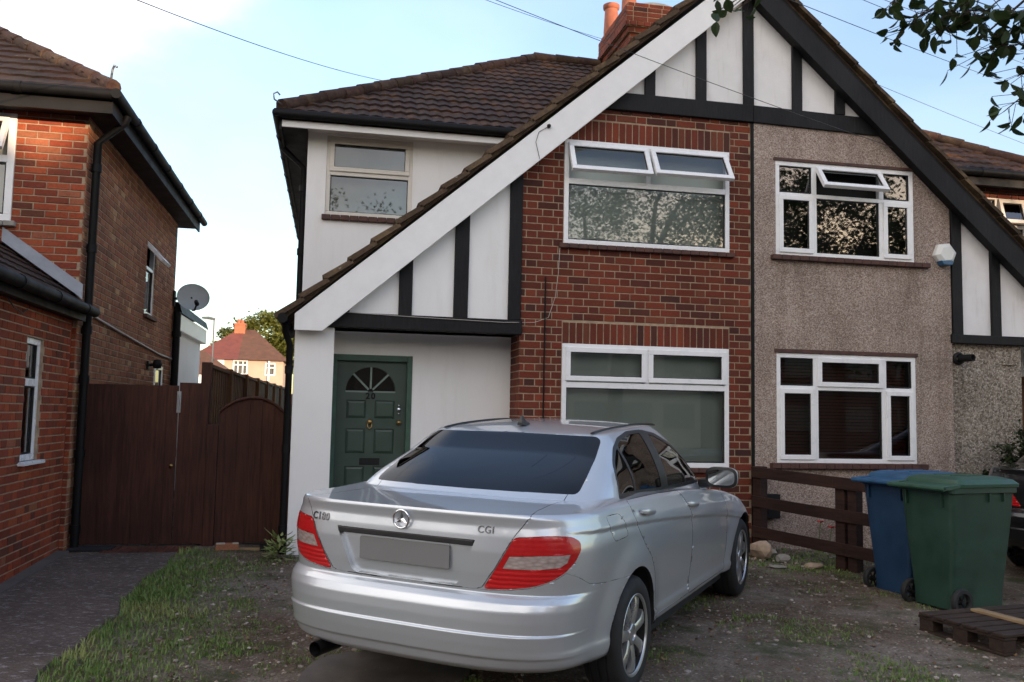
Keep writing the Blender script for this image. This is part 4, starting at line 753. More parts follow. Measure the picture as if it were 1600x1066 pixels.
def lower(v):
    xr=float(ip(v,XR)); xf=4.58-float(ip(v,[(0,.10),(.1,.03),(.3,0),(.55,.01),(.8,.06),(1,.16)]))
    ar=float(ip(v,[(0,.50),(.45,.52),(.55,.56),(1,.56)])); nr=float(ip(v,[(0,3.2),(.45,3.5),(.55,3.6),(1,3.6)]))
    x,s=outline(xr,xf,ar,nr,.62,2.5)
    W=float(sp(v,WS)); zb=sp(x,ZB); zt=sp(x,ZT); z=zb+(zt-zb)*v
    vc=ip(x,[(0,.93),(.2,.90),(1.0,.845),(2.45,.76),(3.3,.715),(3.9,.69)])
    d=vc-v
    cr=-.009*ss(0,.014,d)*np.exp(-np.clip(d,0,1)/.16)*ss(.10,.45,x)*ss(4.3,3.6,x)
    y=W*taper(x)*s
    side=ss(.5,.95,s)
    fl=0
    for cx in (REAR_X,FRONT_X):
        r=np.hypot(x-cx,z-WZ); fl=fl+.020*ss(.56,.36,r)
    y=y+(cr+fl*ss(.16,.3,z))*side
    return np.array([x,-y,z]).T
def zroof(x): return sp(x,[(1.1,1.375),(1.35,1.412),(1.7,1.436),(2.1,1.447),(2.45,1.440),(2.75,1.405)])
def zbelt(x): return sp(x,[(.60,1.052),(.85,1.062),(1.4,1.045),(2.0,1.015),(2.9,.985),(3.5,.975)])
def green(w):
    xr=.66+.60*w-.045*4*w*(1-w)*.5; xf=3.36-.86*w+.05*4*w*(1-w)*.6
    x,s=outline(xr,xf,float(ip(w,[(0,.44),(1,.30)])),float(ip(w,[(0,4.8),(1,5.6)])),float(ip(w,[(0,.55),(1,.40)])),2.5)
    W=float(sp(w,[(0,.752),(.2,.742),(.45,.712),(.7,.668),(.9,.622),(1,.588)]))
    zt=zroof(x)-.030; zb=zbelt(x)
    z=zb+(zt-zb)*w
    fl=1+.080*(1-w)**1.5*ss(1.55,.85,x)
    tp=fl*(1-.05*np.clip((1.7-x)/1.0,0,1)**2-.05*np.clip((x-2.4)/1.0,0,1)**2)
    return np.array([x,-W*tp*s,z]).T
def body_rings():
    R=[]
    V=np.unique(np.r_[np.linspace(0,1,92),[.262,.272,.122,.11,.485,.505,.52,.455]])
    for v in V: R.append(lower(v))
    S=R[-1]; G=green(0)
    for t in np.linspace(0,1,22)[1:-1]:
        tt=t; P=S+(G-S)*tt
        # flat deck that curls up only at the foot of the glass
        P[:,2]=S[:,2]+(G[:,2]-S[:,2])*(tt**1.6)+.012*np.sin(np.pi*tt)*ss(.35,.05,np.abs(P[:,0]-.35))*0
        R.append(P)
    for w in np.linspace(0,1,44): R.append(green(w))
    E=R[-1]; n=len(E); xf=np.linspace(1.75,2.2,n)
    for s in np.linspace(1,0,20)[1:]:
        k=1-s; P=E.copy(); P[:,0]=E[:,0]+(xf-E[:,0])*k**1.5; P[:,1]=E[:,1]*s
        ze=E[:,2]; zc=zroof(P[:,0]); P[:,2]=ze+(zc-ze)*(1-(1-k)**2.2)
        R.append(P)
    return R
def body_grid():
    R=body_rings(); n=len(R[0]); V=np.concatenate(R); F=[]
    for i in range(len(R)-1):
        for j in range(n-1):
            a=i*n+j; F.append((a,a+1,a+n+1,a+n))
    return V,F
def car_paint(name, col, metal=.75, rough=.32):
    m, nt, b = newmat(name); v = ocoord(nt); d = noise(nt, 2.2, 6, .65, v)
    c = mixc(nt, ramp(nt, d, [(.4, (0, 0, 0)), (.85, (.35, .35, .35))]), col, tuple(x*.86 for x in col))
    nt.links.new(c, b.inputs['Base Color']); setp(b, Metallic=metal, Roughness=rough, Coat_Weight=1.0, Coat_Roughness=.02, Coat_IOR=1.6); return m
M['silver'] = car_paint('silver_car_paint', (.585, .62, .66), .55, .34)
M['car_black'] = car_paint('black_car_paint', (.012, .012, .013), .2, .3)
M['car_trim'] = plain('black_car_trim', (.014, .014, .015), .35, bmp=.05)
M['car_under'] = plain('dark_underbody', (.010, .010, .010), .9)
M['tint'] = glass('tinted_glass', (.012, .015, .018), ior=1.5, boost=.0)
M['clear'] = glass('clear_car_glass', (.42, .46, .45), ior=1.55, boost=.06)
def lamp_mat():
    m, nt, b = newmat('red_lamp_lens'); v = ocoord(nt)
    w = nd(nt, 'ShaderNodeTexWave', {'Vector': v, 'Scale': 14, 'Distortion': 1.5, 'Detail': 2}, bands_direction='Z').outputs['Fac']; n = noise(nt, 45, 3, .6, v)
    zz = nd(nt, 'ShaderNodeSeparateXYZ', {0: v}).outputs['Z']; lowz = nd(nt, 'ShaderNodeMapRange', {0: zz, 1: .80, 2: .77, 3: .12, 4: 1}).outputs[0]; w = nd(nt, 'ShaderNodeMath', {0: w, 1: lowz}, operation='MULTIPLY').outputs[0]
    c = mixc(nt, nd(nt, 'ShaderNodeMath', {0: n, 1: .55}, operation='MULTIPLY').outputs[0], mixc(nt, w, (.36, .003, .006), (.60, .010, .014)), (.62, .02, .02)); nt.links.new(c, b.inputs['Base Color']); setp(b, Roughness=.25, Coat_Weight=.5, Coat_Roughness=.02); bump(nt, b, w, .35, .006); return m
M['lamp_red'] = lamp_mat()
def clear_lamp():
    m, nt, b = newmat('clear_lamp_lens'); v = ocoord(nt); w = nd(nt, 'ShaderNodeTexVoronoi', {'Vector': nd(nt, 'ShaderNodeMapping', {'Vector': v, 'Scale': (40, 26, 70)}).outputs[0], 'Scale': 1}).outputs['Distance']
    c = mixc(nt, w, (.58, .51, .48), (.34, .25, .23)); nt.links.new(c, b.inputs['Base Color']); setp(b, Roughness=.18, Metallic=.25, Coat_Weight=1); bump(nt, b, w, .5, .004); return m
M['lamp_clear'] = clear_lamp()
M['alloy'] = plain('alloy_wheel', (.50, .51, .52), .32, metal=.85, var=.06, coat=.4)
M['tyre'] = plain('tyre_rubber', (.012, .012, .0125), .75, var=.3, vscale=15, bmp=.15)
M['plate_grey'] = plain('blank_grey_plate', (.175, .175, .175), .6, var=.03)
M['seat'] = plain('dark_seat', (.02, .02, .022), .8)
E3 = Vector((0, 0, 1))
PR = {'side': (Vector((1, 0, 0)), E3), 'rear': (Vector((0, 1, 0)), E3), 'top': (Vector((1, 0, 0)), Vector((0, 1, 0))), 'lamp': (Vector((.6, -.8, 0)), E3)}
def inpoly(p, x, y):
    r = False; j = len(p)-1
    for i in range(len(p)):
        if (p[i][1] > y) != (p[j][1] > y) and x < (p[j][0]-p[i][0])*(y-p[i][1])/(p[j][1]-p[i][1])+p[i][0]: r = not r
        j = i
    return r
def smooth_poly(pts, n=6):
    """closed Catmull-Rom through the points"""
    o = []; N = len(pts)
    for i in range(N):
        p0, p1, p2, p3 = (Vector(pts[(i+k) % N]) for k in (-1, 0, 1, 2))
        for k in range(n):
            t = k/n; o.append(tuple(.5*((2*p1)+(p2-p0)*t+(2*p0-5*p1+4*p2-p3)*t*t+(3*p1-p0-3*p2+p3)*t**3)))
    return o
def rounded(pts, r, n=5):
    o = []; N = len(pts)
    for i in range(N):
        p, a, b = Vector(pts[i]), Vector(pts[i-1]), Vector(pts[(i+1) % N]); u, v = (a-p), (b-p); k = min(r, u.length*.45, v.length*.45); s, e = p+u.normalized()*k, p+v.normalized()*k
        o += [tuple((1-t)**2*s+2*t*(1-t)*p+t*t*e) for t in np.linspace(0, 1, n)]
    return o
def cut(bm, poly, proj, filt, closed=True):
    e1, e2 = PR[proj]; nrm = e1.cross(e2)
    xs = [p[0] for p in poly]; ys = [p[1] for p in poly]; mg = .03; cand = set()
    for f in bm.faces:
        c = f.calc_center_median()
        if filt(c, f.normal):
            a, b = c.dot(e1), c.dot(e2)
            if min(xs)-mg < a < max(xs)+mg and min(ys)-mg < b < max(ys)+mg: cand.add(f)
    segs = list(zip(poly, poly[1:]+poly[:1])) if closed else list(zip(poly[:-1], poly[1:]))
    for a, b in segs:
        lx, hx, ly, hy = min(a[0], b[0])-.004, max(a[0], b[0])+.004, min(a[1], b[1])-.004, max(a[1], b[1])+.004; sub = []
        for f in cand:
            if not f.is_valid: continue
            us = [v.co.dot(e1) for v in f.verts]; vs_ = [v.co.dot(e2) for v in f.verts]
            if max(us) >= lx and min(us) <= hx and max(vs_) >= ly and min(vs_) <= hy: sub.append(f)
        if not sub: continue
        d = Vector((b[0]-a[0], b[1]-a[1]));
        if d.length < 1e-6: continue
        d.normalize(); pn = e1*(-d.y)+e2*d.x; co = e1*a[0]+e2*a[1]; ed, ve = set(), set()
        for f in sub: ed.update(f.edges); ve.update(f.verts)
        r = bmesh.ops.bisect_plane(bm, geom=sub+list(ed)+list(ve), dist=1e-5, plane_co=co, plane_no=pn)
        cand.update(g for g in r['geom'] if isinstance(g, bmesh.types.BMFace)); cand = {f for f in cand if f.is_valid}
def build_car():
    root = thing('parked_car', 'silver four door saloon parked at an angle on the rough drive', 'car')
    V, F = body_grid(); bm = bmesh.new(); vs = [bm.verts.new(tuple(v)) for v in V]
    for f in F:
        try: bm.faces.new([vs[i] for i in f])
        except ValueError: pass
    bmesh.ops.remove_doubles(bm, verts=bm.verts, dist=2e-4); bmesh.ops.dissolve_degenerate(bm, dist=1e-5, edges=bm.edges); bm.normal_update()
    side = lambda c, n: n.y < -.25; rearf = lambda c, n: c.x < .5
    LAMP = rounded([(.405, .690), (.507, .697), (.62, .713), (.709, .740), (.787, .782), (.838, .828), (.868, .879), (.866, .913), (.821, .942), (.704, .951), (.535, .942)], .025, 4)
    BAND = [(.490, .795), (.517, .852), (.66, .860), (.806, .861), (.790, .825), (.752, .803), (.62, .795)]
    TR = [(.05, .685), (-.36, .687), (-.412, .690), (-.437, .698), (-.509, .80), (-.590, .942), (-.657, 1.037), (-.66, 1.2), (.05, 1.2)]
    TB = [(.0, -.657), (.149, -.657), (.30, -.618), (.543, -.588), (.83, -.600), (.83, .05), (.0, .05)]
    GL = rounded([(.05, 1.082), (-.648, 1.086), (-.636, 1.162), (-.606, 1.256), (-.576, 1.350), (-.54, 1.371), (.05, 1.379)], .03)
    WS_ = rounded([(.05, .995), (-.66, 1.01), (-.60, 1.2), (-.54, 1.345), (-.50, 1.372), (.05, 1.385)], .03)
    DLO = rounded([(1.005, 1.047), (1.07, 1.125), (1.165, 1.225), (1.30, 1.312), (1.44, 1.363), (1.66, 1.396), (1.92, 1.400), (2.14, 1.374), (2.38, 1.305), (2.62, 1.20), (2.86, 1.085), (3.02, .995), (2.127, 1.006), (1.45, 1.040)], .025, 4)
    Q = rounded([(1.045, 1.072), (1.11, 1.15), (1.20, 1.228), (1.31, 1.292), (1.345, 1.305), (1.372, 1.15), (1.375, 1.062)], .02, 4)
    G1 = rounded([(1.405, 1.060), (1.402, 1.15), (1.375, 1.318), (1.46, 1.346), (1.66, 1.376), (1.865, 1.381), (1.90, 1.2), (1.935, 1.035)], .02, 4)
    G2 = rounded([(2.085, 1.030), (2.045, 1.2), (2.01, 1.370), (2.13, 1.350), (2.36, 1.286), (2.60, 1.182), (2.80, 1.085), (2.93, 1.018)], .02, 4)
    FLAP = rounded([(.650, 1.0), (.845, .995), (.895, .945), (.935, .868), (.725, .862), (.688, .905)], .035, 5)
    RD = [(1.0, 1.06), (1.035, 1.02), (1.057, .955), (1.12, .868), (1.21, .775), (1.32, .70), (1.40, .60), (1.44, .45), (1.47, .318), (2.25, .312), (2.26, .60), (2.235, .75), (2.19, .87), (2.10, .96), (2.01, 1.02)]
    FD = [(2.01, 1.02), (2.10, .96), (2.19, .87), (2.235, .75), (2.26, .60), (2.25, .312), (3.28, .305), (3.31, .50), (3.27, .70), (3.22, .86), (3.14, .95), (3.0, 1.02)]
    BUMP = [(-.2, .684), (.30, .686), (.385, .690), (.405, .686), (.507, .692), (.62, .708), (.712, .736), (.787, .776), (.86, .748), (.93, .705), (1.07, .676), (1.25, .662), (1.40, .655), (1.40, .1), (-.2, .1)]
    AR = [(REAR_X+.01+.372*math.cos(t), .312+.372*math.sin(t)) for t in np.linspace(0, 2*math.pi, 41)[:-1]]; AF = [(FRONT_X+.015+.372*math.cos(t), .312+.372*math.sin(t)) for t in np.linspace(0, 2*math.pi, 41)[:-1]]
    lowside = lambda c, n: c.z < .75 and n.y < -.1
    cut(bm, LAMP, 'lamp', lambda c, n: c.x < .45 and n.z < .8); cut(bm, BAND, 'lamp', lambda c, n: c.x < .45 and n.z < .8)
    cut(bm, TR, 'rear', lambda c, n: c.x < .28); cut(bm, TB, 'top', lambda c, n: c.z > .99 and n.z > .25 and c.x < .95)
    cut(bm, GL, 'rear', lambda c, n: .6 < c.x < 1.45 and c.z > 1.05); cut(bm, WS_, 'rear', lambda c, n: c.x > 2.35 and c.z > .97 and n.x > .2)
    for P in (DLO, Q, G1, G2, FLAP): cut(bm, P, 'side', side)
    cut(bm, RD, 'side', side); cut(bm, FD, 'side', side); cut(bm, AR, 'side', lowside); cut(bm, AF, 'side', lowside)
    cut(bm, BUMP, 'lamp', lambda c, n: c.x < .98 and c.z < .82 and n.z < .95)
    PRT = {}
    for f in bm.faces:
        c, n = f.calc_center_median(), f.normal; t = .6*c.x-.8*c.y; k = 'body'
        if inpoly(AR, c.x, c.z) and c.y < -.5 or inpoly(AF, c.x, c.z) and c.y < -.5: continue
        if c.x < .45 and inpoly(LAMP, t, c.z) and n.z < .8: k = 'clear_lens' if inpoly(BAND, t, c.z) else 'tail_light'
        elif c.x < .28 and inpoly(TR, c.y, c.z) and c.z < 1.037 or c.z > .99 and n.z > .25 and inpoly(TB, c.x, c.y) and c.z < 1.1 and c.x < .83: k = 'boot_lid'
        if k == 'body' or k == 'boot_lid':
            if .6 < c.x < 1.45 and c.z > 1.05 and inpoly(GL, c.y, c.z): k = 'rear_window'
        if k == 'body':
            if c.x > 2.35 and c.z > .97 and n.x > .2 and inpoly(WS_, c.y, c.z): k = 'windscreen'
            elif n.y < -.25 and inpoly(DLO, c.x, c.z): k = 'rear_glass' if inpoly(Q, c.x, c.z) or inpoly(G1, c.x, c.z) else 'front_glass' if inpoly(G2, c.x, c.z) else 'window_trim'
            elif n.y < -.25 and inpoly(FLAP, c.x, c.z): k = 'fuel_flap'
            elif n.y < -.25 and c.z < 1.04 and inpoly(RD, c.x, c.z): k = 'rear_door'
            elif n.y < -.25 and c.z < 1.04 and inpoly(FD, c.x, c.z): k = 'front_door'
            elif c.x < .98 and c.z < .82 and inpoly(BUMP, t, c.z): k = 'bumper'
        PRT.setdefault(k, []).append([tuple(v.co) for v in f.verts])
    bm.free()
    def panel(name, keys, mat, parent, both, gap=.0022, rim=.022, sgn=1, out=0.0):
        b = bmesh.new(); S = (1, -1) if both else (sgn,)
        for k in keys:
            for s in S:
                for q in PRT.get(k, []):
                    p = [b.verts.new((x, y*s, z)) for x, y, z in (q if s == 1 else q[::-1])]; b.faces.new(p)
        bmesh.ops.remove_doubles(b, verts=b.verts, dist=1e-4); bmesh.ops.dissolve_degenerate(b, dist=2e-5, edges=b.edges); b.normal_update()
        be = [e for e in b.edges if len(e.link_faces) == 1 and not (both and all(abs(v.co.y) < 1e-4 for v in e.verts))]; bv = {v for e in be for v in e.verts}; mv = {}
        for v in bv:
            c = sum((f.calc_center_median() for f in v.link_faces), Vector())/len(v.link_faces); d = c-v.co; d -= v.normal*d.dot(v.normal)
            if d.length > 1e-9: mv[v] = d.normalized()*gap
        for v, d in mv.items(): v.co += d
        if out:
            for v in b.verts: v.co += v.normal*out
        if rim and be:
            nn = {v: v.normal.copy() for v in bv}; r = bmesh.ops.extrude_edge_only(b, edges=be); nv = [g for g in r['geom'] if isinstance(g, bmesh.types.BMVert)]
            src = {tuple(round(x, 6) for x in v.co): nn[v] for v in bv}
            for v in nv: v.co -= src.get(tuple(round(x, 6) for x in v.co), Vector())*rim
            for g in r['geom']:
                if isinstance(g, bmesh.types.BMFace): g.material_index = 1  # panel rims painted near-black to give the shut lines their shade
            for e in be: e.smooth = False
        me = bpy.data.meshes.new(name); b.to_mesh(me); b.free(); me.polygons.foreach_set('use_smooth', [True]*len(me.polygons)); me.materials.append(mat); me.materials.append(M['seal'])
        o = bpy.data.objects.new(name, me); C.objects.link(o); o.parent = parent; return o
    body = panel('body', ['body'], M['silver'], root, True, .001)
    boot = panel('boot_lid', ['boot_lid'], M['silver'], root, True, .0034)
    bumper = panel('rear_bumper', ['bumper'], M['silver'], root, True, .0016)
    panel('rear_window', ['rear_window'], M['tint'], root, True, -.001, .012); panel('windscreen', ['windscreen'], M['clear'], root, True, -.001, .012)
    for s in (1, -1):
        l = panel('tail_light', ['tail_light'], M['lamp_red'], root, False, .0015, .02, s, .002); panel('clear_lens', ['clear_lens'], M['lamp_clear'], l, False, 0, .0, s, .0015)
        panel('window_trim', ['window_trim'], M['car_trim'], root, False, -.0005, .01, s, .001)
        rd = panel('rear_door', ['rear_door'], M['silver'], root, False, .0034, .022, s); fd = panel('front_door', ['front_door'], M['silver'], root, False, .0034, .022, s)
        panel('door_window', ['rear_glass'], M['tint'], root, False, -.001, .006, s, -.002); panel('door_window', ['front_glass'], M['clear'], root, False, -.001, .006, s, -.002)
        if s == 1: panel('fuel_flap', ['fuel_flap'], M['silver'], root, False, .0026, .02, s)
        for d, hx, hz in ((rd, 1.275, .957), (fd, 2.265, .903)):
            mb = MB(); yy = .868
            def hd(u, a): return (hx+u, -s*(yy+.034*(1-(abs(u)/.115)**3)), hz-u*.10+.016*a)
            P = []; n = 14
            for i in range(n+1):
                u = -.115+.23*i/n; w = (1-(abs(u)/.117)**4)*.5+.5; e = .032*(1-(abs(u)/.118)**4)+.002
                P.append([(hx+u, -s*(yy-.006), hz-u*.1+.017*w), (hx+u, -s*(yy+e*.8), hz-u*.1+.017*w), (hx+u, -s*(yy+e), hz-u*.1+.004*w), (hx+u, -s*(yy+e*.75), hz-u*.1-.013*w), (hx+u, -s*(yy-.006), hz-u*.1-.012*w)])
            fl = [p for r in P for p in r]; mb.add(fl, [(i*5+k, i*5+k+1, (i+1)*5+k+1, (i+1)*5+k) for i in range(n) for k in range(4)]+[(0, 1, 2, 3, 4), tuple(n*5+k for k in (4, 3, 2, 1, 0))]); mb.build('handle', M['silver'], d, smooth=True, sharp=60)
        # mirror
        T = Matrix.Translation((2.80, -s*.935, 1.045)); mb = MB(); n = 24; R1 = []
        for x, k in ((.0, 1), (.02, 1.02), (.07, .96), (.11, .78), (.135, .45), (.142, .0)):
            R1.append([T @ Vector((x, s*.115*k*math.copysign(abs(math.cos(a))**.6, math.cos(a)), .075*k*math.copysign(abs(math.sin(a))**.6, math.sin(a)))) for a in np.linspace(0, 2*math.pi, n, endpoint=False)])
        mb.add([p for r in R1 for p in r], [(i*n+k, i*n+(k+1) % n, (i+1)*n+(k+1) % n, (i+1)*n+k) for i in range(5) for k in range(n)]); mir = mb.build('door_mirror', M['silver'], root, smooth=True)
        mb = MB(); q = [T @ Vector((-.003, s*.096*math.copysign(abs(math.cos(a))**.6, math.cos(a)), .056*math.copysign(abs(math.sin(a))**.6, math.sin(a)))) for a in np.linspace(0, 2*math.pi, n, endpoint=False)]; mb.add(q, [tuple(range(n))]); mb.build('mirror_glass', M['mirror'], mir)
        mb = MB(); q2 = R1[0]; q3 = [tuple(p) for p in q]; mb.add([tuple(p) for p in q2]+q3, [(k, (k+1) % n, n+(k+1) % n, n+k) for k in range(n)]); mb.tube([(2.86, -s*.86, 1.0), (2.90, -s*.76, .985)], .035, 8); mb.build('mirror_surround', M['car_trim'], mir)
        # inner wheel housings
        for cx in (REAR_X+.01, FRONT_X+.015):
            mb = MB(); q = [(cx+.378*math.cos(t), .312+.378*math.sin(t)) for t in np.linspace(-.05, math.pi+.05, 30)]; vs2 = [(x, -s*.868, z) for x, z in q]+[(x, -s*.52, z) for x, z in q]; mb.add(vs2, [(k, k+1, 31+k, 30+k) for k in range(29)]); mb.add([(x, -s*.52, z) for x, z in q], [tuple(range(30))]); mb.build('wheel_housing', M['car_under'], root)
    # boot lid furniture: recess, plate, emblem, badges
    b = bmesh.new(); b.from_mesh(boot.data); rec = rounded([(-.405, .918), (.405, .918), (.395, .90), (.312, .708), (.285, .692), (-.285, .692), (-.312, .708), (-.395, .90)], .012, 4)
    b.normal_update(); cut(b, rec, 'rear', lambda c, n: c.x < .3 and c.z < .99 and n.x < -.5)
    sel = [f for f in b.faces if f.normal.x < -.5 and f.calc_center_median().z < .99 and inpoly(rec, f.calc_center_median().y, f.calc_center_median().z)]
    r = bmesh.ops.extrude_face_region(b, geom=sel); nv = [g for g in r['geom'] if isinstance(g, bmesh.types.BMVert)]
    for v in nv: v.co.x = max(v.co.x, .055)+.026+.018*max(0, (.80-v.co.z))/.11*0
    bmesh.ops.delete(b, geom=[f for f in sel if f.is_valid], context='FACES_KEEP_BOUNDARY' if False else 'FACES_ONLY')
    for e in b.edges:
        if len(e.link_faces) == 2 and e.calc_face_angle(0) > .6: e.smooth = False
    b.to_mesh(boot.data); b.free()
    xr = lambda y: .062+.05*abs(y)**2.2*1.5
    mb = MB(); mb.prism([(-.398, .915), (.398, .915), (.392, .888), (-.392, .888)], lambda a, c, d: (.048+d+.10*a*a, a, c), 0, .04); mb.build('boot_handle', M['car_trim'], boot, bevel=.004)
    mb = MB(); mb.prism(rounded([(-.262, .765), (.262, .765), (.262, .877), (-.262, .877)], .008, 3), lambda a, c, d: (.079-d, a, c), 0, .006); mb.build('number_plate', M['plate_grey'], root, bevel=.001)
    from mathutils.bvhtree import BVHTree
    bb = bmesh.new(); bb.from_mesh(boot.data); bv = BVHTree.FromBMesh(bb); Tb = lambda y, z: Matrix.Translation((0, y, z)) @ Matrix.Rotation(rad(-90), 4, 'Z') @ Matrix.Rotation(rad(90), 4, 'X')
    text_mesh('C180', .052, .0025, 'badge', M['badge'], boot, Tb(.525, .952), 1.12, .0012, bv, .002); text_mesh('CGI', .046, .0025, 'badge', M['badge'], boot, Tb(-.455, .968), 1.12, .0006, bv, .002); bb.free()
    mb = MB(); Te = Matrix.Translation((.052, 0, .985)) @ Matrix.Rotation(rad(-90), 4, 'Y')
    mb.lathe([(.044+.0052*math.cos(a), .006+.0052*math.sin(a)) for a in np.linspace(0, 2*math.pi, 9)], 40, Te)
    for k in range(3):
        a = rad(120*k); e = Vector((math.cos(a), math.sin(a), 0)); pz = Vector((-e.y, e.x, 0)); tip = e*.043
        for sg in (1, -1): p = e*.0+pz*.0; w = (e*.008+pz*sg*.0115); mb.add([Te @ (Vector((0, 0, .013))), Te @ (tip+Vector((0, 0, .006))), Te @ (w+Vector((0, 0, .004)))], [(0, 1, 2) if sg == 1 else (2, 1, 0)])
    mb.build('boot_emblem', M['chrome'], boot, smooth=True, sharp=30)
    # bumper detail: sensors, lower seams, exhaust
    mb = MB()
    for y in (-.592, .592, -.2, .2): mb.lathe([(0, .004), (.013, .003), (.014, -.01)], 14, Matrix.Translation((.028+.5*abs(y)**4.2*.62, y, .484)) @ Matrix.Rotation(rad(-90), 4, 'Y') @ Matrix.Rotation(rad(28 if y < -.5 else -28 if y > .5 else 0), 4, 'X'))
    mb.build('parking_sensor', M['car_trim'], bumper)
    mb = MB(); mb.tube([(.30, .545, .262), (.105, .545, .262)], .039, 20, cap=False); mb.tube([(.17, .545, .262), (.105, .545, .262)], .035, 20, cap=False); mb.tube([(.17, .545, .262), (.30, .545, .262)], .034, 20); mb.tube([(.28, .545, .265), (.9, .45, .28)], .03, 12); mb.build('exhaust', M['exhaust'], root, smooth=True)
    # roof seams, aerial
    mb = MB()
    for s in (1, -1):
        pts = []
        for x in np.linspace(1.30, 2.55, 26):
            y = .505+.012*math.sin((x-1.3)/1.25*math.pi); zc = float(zroof(x)); pts.append((x, s*y, zc-.030*(y/.585)**2.4+.0035))
        mb.tube(pts, .007, 6)
    mb.build('roof_seam', M['car_trim'], root, smooth=True)
    mb = MB(); bx, by, bz = 1.43, .02, float(zroof(1.43))-.004; prof = [(0, 0), (.115, 0), (.10, .016), (.06, .026), (.036, .06), (.014, .066), (.008, .05), (-.004, .018)]
    mb.prism(prof, lambda a, c, d: (bx-.02+a, by+d*(1-c/.075), bz+c), -.022, .022); mb.build('aerial_fin', M['car_trim'], root, bevel=.003)
    # dark shell, cabin
    mb = MB(); mb.box(.5, 4.2, -.50, .50, .20, .60); mb.box(.28, .5, -.42, .42, .34, .6); mb.box(1.50, 3.38, -.80, .80, .21, .58); mb.box(.36, .66, -.60, .60, .36, .62); mb.box(.16, 1.0, -.62, .62, .62, .93); mb.box(3.2, 4.2, -.6, .6, .58, .78); mb.box(1.5, 3.2, -.80, .80, .58, .80); mb.build('underbody', M['car_under'], root)
    mb = MB()
    for y in (-.36, .36):
        mb.box(1.95, 2.45, y-.24, y+.24, .60, .86); T = Matrix.Translation((1.98, y, .80)) @ Matrix.Rotation(rad(-14), 4, 'Y'); mb.box(-.09, .07, -.24, .24, 0, .42, T); mb.box(-.08, .04, -.13, .13, .44, .62, T)
    T = Matrix.Translation((1.36, 0, .74)) @ Matrix.Rotation(rad(-18), 4, 'Y'); mb.box(-.05, .1, -.6, .6, 0, .36, T); mb.box(-.03, .06, .25, .50, .36, .52, T); mb.box(-.03, .06, -.50, -.25, .36, .52, T); mb.box(.72, 1.1, -.55, .55, .96, 1.02); mb.box(1.08, 1.6, -.6, .6, .6, .82); mb.build('seat', M['seat'], root, bevel=.03)
    mb = MB(); mb.box(2.72, 3.28, -.66, .66, .78, .955); mb.tube([(2.62+.03*math.cos(a), .36*-1+.17*math.sin(a), .98+.17*math.cos(a)) for a in np.linspace(0, 2*math.pi, 25)], .014, 6); mb.build('dashboard', M['seat'], root, bevel=.02)
    # wheels
    for s in (1, -1):
        for cx in (REAR_X+.01, FRONT_X+.015):
            T = Matrix.Translation((cx, -s*.776, .316)) @ Matrix.Rotation(rad(90*s), 4, 'X'); w = .102
            tr = [(.212, -w), (.255, -w-.004), (.290, -w+.004), (.309, -w+.022), (.316, -w+.05), (.3165, -.05), (.311, -.048), (.311, -.042), (.317, -.04), (.317, -.008), (.311, -.006), (.311, .006), (.317, .008), (.317, .04), (.311, .042), (.311, .048), (.3165, .05), (.316, w-.05), (.309, w-.022), (.290, w-.004), (.255, w+.004), (.226, w), (.212, w-.008)]
            mb = MB(); mb.lathe(tr, 64, T, closed=True); tyre = mb.build('wheel', M['tyre'], root, smooth=True, sharp=50)
            mb = MB(); mb.lathe([(.222, .098), (.217, .101), (.207, .098), (.203, .090)], 64, T); mb.lathe([(.203, .090), (.198, .03), (.19, -.08)], 64, T, mi=1)
            for k in range(7):
                a = 2*math.pi*k/7+.3; e = Vector((math.cos(a), math.sin(a), 0)); p = Vector((-e.y, e.x, 0)); L = []
                for r_, hw, z in ((.035, .032, .080), (.075, .028, .088), (.13, .029, .094), (.175, .036, .092), (.206, .050, .085)):
                    L += [e*r_-p*hw+Vector((0, 0, z-.030)), e*r_-p*hw*.92+Vector((0, 0, z-.006)), e*r_-p*hw*.5+Vector((0, 0, z)), e*r_+p*hw*.5+Vector((0, 0, z)), e*r_+p*hw*.92+Vector((0, 0, z-.006)), e*r_+p*hw+Vector((0, 0, z-.030))]
                mb.add([T @ q for q in L], [(i*6+j, i*6+j+1, (i+1)*6+j+1, (i+1)*6+j) for i in range(4) for j in range(5)])
            mb.lathe([(.062, .05), (.062, .078), (.052, .088), (.034, .090), (.032, .084), (0, .086)], 32, T)
            for k in range(5): a = 2*math.pi*k/5; mb.lathe([(.009, .075), (.009, .088), (.0, .089)], 8, T @ Matrix.Translation((.046*math.cos(a), .046*math.sin(a), 0)))
            mb.build('rim', [M['alloy'], M['car_under']], tyre, smooth=True, sharp=35)
            mb = MB(); mb.lathe([(.192, -.02), (.03, -.02), (.03, .03), (.14, .03), (.145, -.018)], 32, T); mb.build('brake_disc', M['car_under'], tyre)
    return root
M['mirror'] = plain('mirror_glass', (.42, .44, .44), .03, metal=1, var=.01)
M['exhaust'] = plain('dark_steel', (.06, .06, .062), .4, metal=.8, var=.2)
def place_car(root, x, y, heading, z, slope=.024):
    """heading measured from +y towards +x; the car sits on the sloping drive"""
    h = Vector((math.sin(heading), math.cos(heading), slope*math.cos(heading))).normalized(); l = Vector((-math.cos(heading), math.sin(heading), slope*math.sin(heading))); l = (l-h*l.dot(h)).normalized(); u = h.cross(l)
    root.rotation_euler = Matrix(((h.x, l.x, u.x), (h.y, l.y, u.y), (h.z, l.z, u.z))).to_euler(); root.location = (x, y, z)
